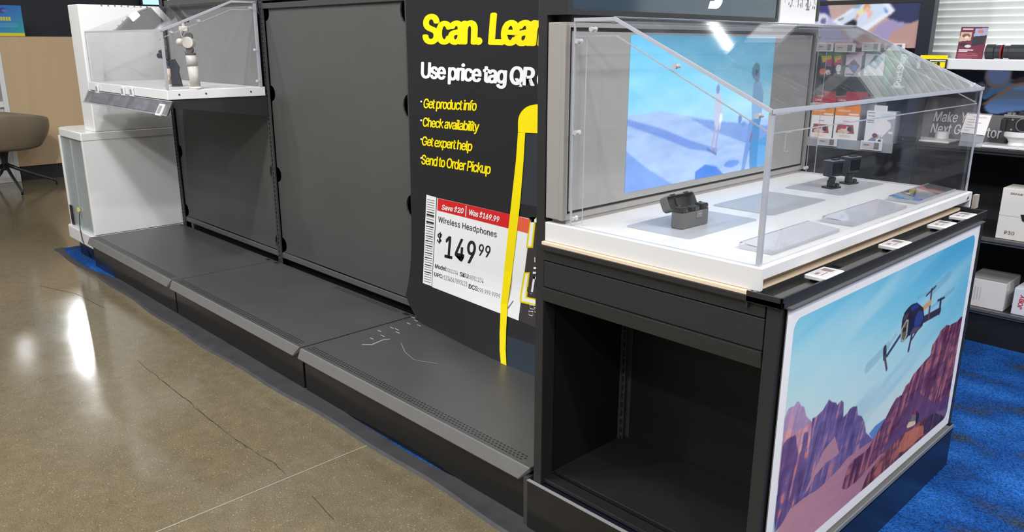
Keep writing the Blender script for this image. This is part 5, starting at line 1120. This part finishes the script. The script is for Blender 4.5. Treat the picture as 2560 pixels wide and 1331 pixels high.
def plate_stand(px, Yf, label, wide=.2):
    q_ = ony((px[0], px[1]), Yf); t = thing('display_plinth', label, 'stand', (q_[0], Yf, .965), 'white camera plinths'); return t, q_
t, q_ = plate_stand((2328, 356), 4.40, 'empty low white camera plinth in front of the Make Y panel')
MB().box(q_[0]-.10, q_[0]+.12, 4.28, 4.44, .9655, .975).build('plate', WHT, t, bevel=.003); MB().cyl((q_[0]+.04, 4.42, .975), (q_[0]+.04, 4.42, 1.01), .032, n=24).build('post', WHT, t, bevel=.003)
q_ = ony((2530, 370), 4.36); t = thing('display_plinth', 'white camera plinth under the silver and black camera', 'stand', (q_[0], 4.36, .965), 'white camera plinths')
MB().box(q_[0]-.13, q_[0]+.14, 4.26, 4.40, .9655, .977).build('plate', WHT, t, bevel=.003); MB().box(q_[0]-.10, q_[0]+.10, 4.27, 4.38, .977, .9775).build('plate_inlay', mat('inlay_grey', (190, 188, 184), .4), t)
MB().lathe([(.040, .977), (.036, .99), (.044, 1.005), (.060, 1.018), (.060, 1.036), (.05, 1.039)], (q_[0]+.015, 4.37, 0), 28).build('post', WHT, t, smooth=False)
cxm = q_[0]+.02; zc = 1.040
cmra = thing('camera', 'silver and black mirrorless camera without a lens on a white plinth', 'camera', (cxm, 4.36, zc))
MB().box(cxm-.075, cxm+.075, 4.345, 4.385, zc, zc+.062).build('body', mat('leatherette', (36, 36, 38), .6, bump=.5, bscale=400), cmra, bevel=.006)
MB().box(cxm-.078, cxm-.055, 4.330, 4.350, zc+.002, zc+.060).build('grip', mat('leatherette', (36, 36, 38), .6), cmra, bevel=.006)
SIL = mat('silver_plastic', (150, 148, 144), .35, metal=.3)
MB().box(cxm-.074, cxm+.076, 4.344, 4.386, zc+.062, zc+.078).build('top_plate', SIL, cmra, bevel=.003)
MB().prism([(cxm-.02, zc+.077), (cxm+.055, zc+.077), (cxm+.045, zc+.094), (cxm-.008, zc+.094)], 'xz', 4.344, 4.384).build('viewfinder_hump', mat('hump_dark', (50, 50, 54), .4), cmra, bevel=.003)
b = MB(); [b.cyl((cxm+a, 4.365, zc+.078), (cxm+a, 4.365, zc+.088), r_, n=18) for a, r_ in ((-.055, .010), (-.036, .008))]; b.build('dial', SIL, cmra)
MB().cyl((cxm+.017, 4.346, zc+.034), (cxm+.017, 4.338, zc+.034), .033, n=32).build('lens_mount', SIL, cmra); MB().cyl((cxm+.017, 4.339, zc+.034), (cxm+.017, 4.334, zc+.034), .028, n=32).build('mount_cap', BPL, cmra)
b = MB(); [b.cyl((cxm+a, 4.346, zc+z), (cxm+a, 4.341, zc+z), .005, n=12) for a, z in ((-.032, .056), (-.032, .010), (.062, .006))]; b.build('button', SIL, cmra)
# info card in clear holder
q_ = ony((2440, 312), 4.27); t = thing('info_card', 'white text card in a tilted clear holder beside the silver camera', 'card', (q_[0], 4.27, .966))
c4 = [ony(p, y) for p, y in (((2401, 331), 4.262), ((2462, 339), 4.262), ((2479, 289), 4.285), ((2418, 284), 4.285))]
MB().add(c4, [(0, 1, 2, 3)]).build('paper', mat('paper_white', (236, 228, 226), .6), t, recalc=False)
c4 = [ony(p, y)+np.array([0, .004, 0]) for p, y in (((2393, 372), 4.245), ((2448, 378), 4.245), ((2481, 286), 4.285), ((2418, 281), 4.285))]
MB().add(c4+[c+np.array([0, .004, 0]) for c in c4], [(0, 1, 2, 3), (7, 6, 5, 4), (0, 1, 5, 4), (1, 2, 6, 5), (2, 3, 7, 6), (3, 0, 4, 7)]).build('holder', clear_mat('holder_clear', haze=.25), t)
b = MB()
for k, (x0_, x1_) in enumerate(((.3, .85), (.1, .4), (.1, .7), (.1, .35), (.1, .55), (.1, .3))):
    f_ = .12+k*.14
    def PP(u, v): a = ony((2418+61*u-17*v, 284+6*u+48*v), 4.285-.023*v); return a-np.array([0, .0008, 0])
    b.add([PP(x0_, f_), PP(x1_, f_), PP(x1_, f_+.03), PP(x0_, f_+.03)], [(0, 1, 2, 3)])
b.build('text_line', mat('text_grey', (150, 146, 150), .5), t, recalc=False)
# dark red leaflet and lens on the white shelf
cv = Cv(50, 70, (104, 34, 54)); cv.poly([(.05, .17), (.45, .17), (.45, .42), (0, .46)], (196, 170, 150)); cv.ell((.25, .28), .15, .10, (120, 80, 60)); cv.ell((.28, .33), .08, .06, (226, 196, 180)); cv.poly([(.55, .06), (1, .04), (1, .26), (.52, .30)], (150, 160, 190)); cv.ell((.75, .15), .12, .07, (190, 110, 90)); cv.poly([(.5, .30), (.98, .26), (.95, .52), (.5, .6)], (40, 40, 48)); cv.ell((.2, .55), .18, .07, (36, 36, 44)); cv.ell((.38, .6), .12, .06, (200, 196, 200)); cv.poly([(.08, .06), (.46, .06), (.46, .10), (.08, .10)], (206, 190, 196))
for y, c, x1_ in ((.70, (230, 210, 214), .6), (.75, (230, 210, 214), .4), (.81, (160, 90, 104), .75), (.86, (160, 90, 104), .8), (.91, (160, 90, 104), .8), (.96, (150, 80, 96), .6)): cv.poly([(.08, y), (x1_, y), (x1_, y+.022), (.08, y+.022)], c)
c0 = ony((2388, 147), 4.30); c1 = ony((2455, 149), 4.30); tl = ony((2404, 67), 4.34); 
lf = thing('leaflet', 'dark red camera leaflet standing on the white shelf beside a long lens', 'leaflet', tuple(c0))
print_mesh('print', cv, tl, c1-c0, c0-tl, PRG, lf); MB().add([c0+[0, .002, 0], c1+[0, .002, 0], tl+(c1-c0)+[0, .002, 0], tl+[0, .002, 0]], [(0, 1, 2, 3)]).build('backing', mat('leaflet_back', (110, 40, 56), .5), lf, recalc=False)
c = ony((2462, 130), 4.32); zc = 1.371+.034; ln = thing('camera_lens', 'long black camera lens lying on the white shelf beside the dark red leaflet', 'lens', (c[0]+.1, 4.33, 1.371))
xl = c[0]+.004; B_ = MB()
for a, b2, r_ in ((0, .035, .034), (.037, .065, .031), (.068, .074, .032), (.078, .10, .029), (.10, .165, .033), (.165, .25, .031)): B_.cyl((xl+a, 4.33, zc), (xl+b2, 4.33+.002, zc), r_, n=26)
B_.build('barrel', mat('lens_black', (40, 42, 46), .4), ln, bevel=.001)
MB().cyl((xl+.0655, 4.33, zc), (xl+.0675, 4.33, zc), .0325, n=26).build('red_ring', mat('ring_red', (190, 50, 56), .4), ln); MB().cyl((xl-.001, 4.33, zc), (xl-.0002, 4.33, zc), .027, n=26).build('front_glass', mat('dark_glass', (16, 18, 24), .1), ln)
# yellow and black tag on the shelf end
q_ = thing('shelf_label', 'yellow topped black label hanging at the left end of the white shelf', 'label', ctr_px((2300, 138, 2370, 172), 4.21))
bpx((2301, 138, 2369, 148), 4.21, .004, YEL, 'yellow_band', q_); X0, X1, Z0, Z1, _ = bpx((2301, 148, 2367, 171), 4.21, .004, BLK2, 'black_panel', q_)
w_ = X1-X0; h_ = Z1-Z0; b = MB(); b.box(X0+w_*.35, X1-w_*.05, 4.2092, 4.21, Z1-h_*.22, Z1-h_*.10); b.build('white_print', TXTW, q_)
b = MB(); [b.box(X0+w_*.38, X0+w_*.64, 4.2092, 4.21, Z1-h_*(k+.08), Z1-h_*k) for k in (.34, .50, .66)]; b.box(X0+w_*.74, X0+w_*.94, 4.2092, 4.21, Z0+h_*.1, Z1-h_*.3); b.build('yellow_print', YEL, q_)
# boxes on the lower shelves
CW = mat('carton_white', (226, 220, 212), .5); t = thing('carton', 'tall cream white box with a black device pictured on its front, on the middle shelf', 'box', tuple(ony((2540, 600), 4.27)))
xl = ony((2488, 590), 4.27)[0]; MB().box(xl, xl+.20, 4.27, 4.42, .5405, .785).build('box_body', CW, t, bevel=.002)
q = MB(); text(q, 'P30', (xl+.036, 4.269, .566), (xl+.078, 4.269, .566), (xl+.036, 4.269, .582), .01); text(q, 'SMARTA', (xl+.034, 4.269, .757), (xl+.11, 4.269, .757), (xl+.034, 4.269, .766), .01); q.build('lettering', mat('print_grey', (110, 106, 102), .5), t, recalc=False)
MB().box(xl, xl+.2, 4.2695, 4.27, .654, .6555).build('lid_seam', PKS, t); MB().prism([(xl+.09, .668), (xl+.19, .68), (xl+.2, .64), (xl+.15, .615), (xl+.10, .64)], 'xz', 4.2680, 4.2695).build('pictured_device', BPL, t)
t = thing('carton', 'long white box with fine print lying on the lowest shelf', 'box', tuple(ony((2480, 775), 4.27)))
xl = ony((2412, 740), 4.27)[0]; xr_ = ony((2511, 750), 4.27)[0]; MB().box(xl, xr_, 4.27, 4.50, .1845, .325).build('box_body', mat('carton_pale', (222, 216, 214), .5), t, bevel=.002)
MB().box(xl+.002, xr_-.002, 4.272, 4.498, .3255, .327).build('lid', mat('lid_grey', (150, 146, 144), .5), t)
b = MB(); [b.box(xr_-.17+.012*k, xr_-.166+.012*k, 4.2690, 4.27, .215+.004*(k % 3), .285) for k in range(6)]; b.build('fine_print', mat('print_pale', (190, 184, 184), .5), t)
t = thing('carton', 'white box with red sideways lettering beside the long white box on the lowest shelf', 'box', tuple(ony((2556, 780), 4.27)))
xl = ony((2533, 745), 4.27)[0]; MB().box(xl, xl+.14, 4.27, 4.42, .1845, .315).build('box_body', mat('carton_bluewhite', (220, 222, 228), .5), t, bevel=.002)
q = MB(); text(q, 'JOBY', (xl+.042, 4.269, .215), (xl+.050, 4.269, .285), (xl+.022, 4.269, .217), .03); q.build('lettering', mat('lettering_red', (206, 60, 80), .5), t, recalc=False)
bpx((2430, 488, 2440, 522), 3.0, .03, mat('beige_box', (176, 166, 150), .5), 'end_bracket', cab)

# small fittings belong to the part they sit on
PAIRS = {'screw_slot': 'screw', 'lid_lining': 'case_lid', 'lid_catch': 'case_lid', 'latch_mark': 'latch', 'mount_cap': 'lens_mount', 'dial': 'top_plate', 'door_gap': 'glass_door', 'cable_tag': 'cable', 'thumb_pad': 'handle', 'clamp_pad': 'phone_clamp',
         'motor_cap': 'roll_motor', 'red_ring': 'barrel', 'front_glass': 'barrel', 'print': 'display', 'trough_insert': 'label_trough', 'trough_floor': 'label_trough', 'kick_edge': 'kick_plate', 'perforation': 'deck', 'bracket_slot': 'deck', 'scuff': 'deck',
         'plate_inlay': 'plate', 'clear_strip': 'label_rail', 'strip_edge': 'label_rail', 'label_insert': 'label_rail', 'thumb_screw': 'mount_arm', 'top_rim': 'body', 'shutter_button': 'body', 'bezel_groove': 'frame', 'text_line': 'paper', 'peg_hole': 'tall_panel'}
base = lambda o: o.name.split('.')[0]
for t in [o for o in bpy.data.objects if o.parent is None]:
    kids = [o for o in bpy.data.objects if o.parent == t]; by = {}
    for k in kids: by.setdefault(base(k), k)
    for k in kids:
        p = PAIRS.get(base(k))
        if p in by and tuple(by[p].location) == (0, 0, 0): k.parent = by[p]
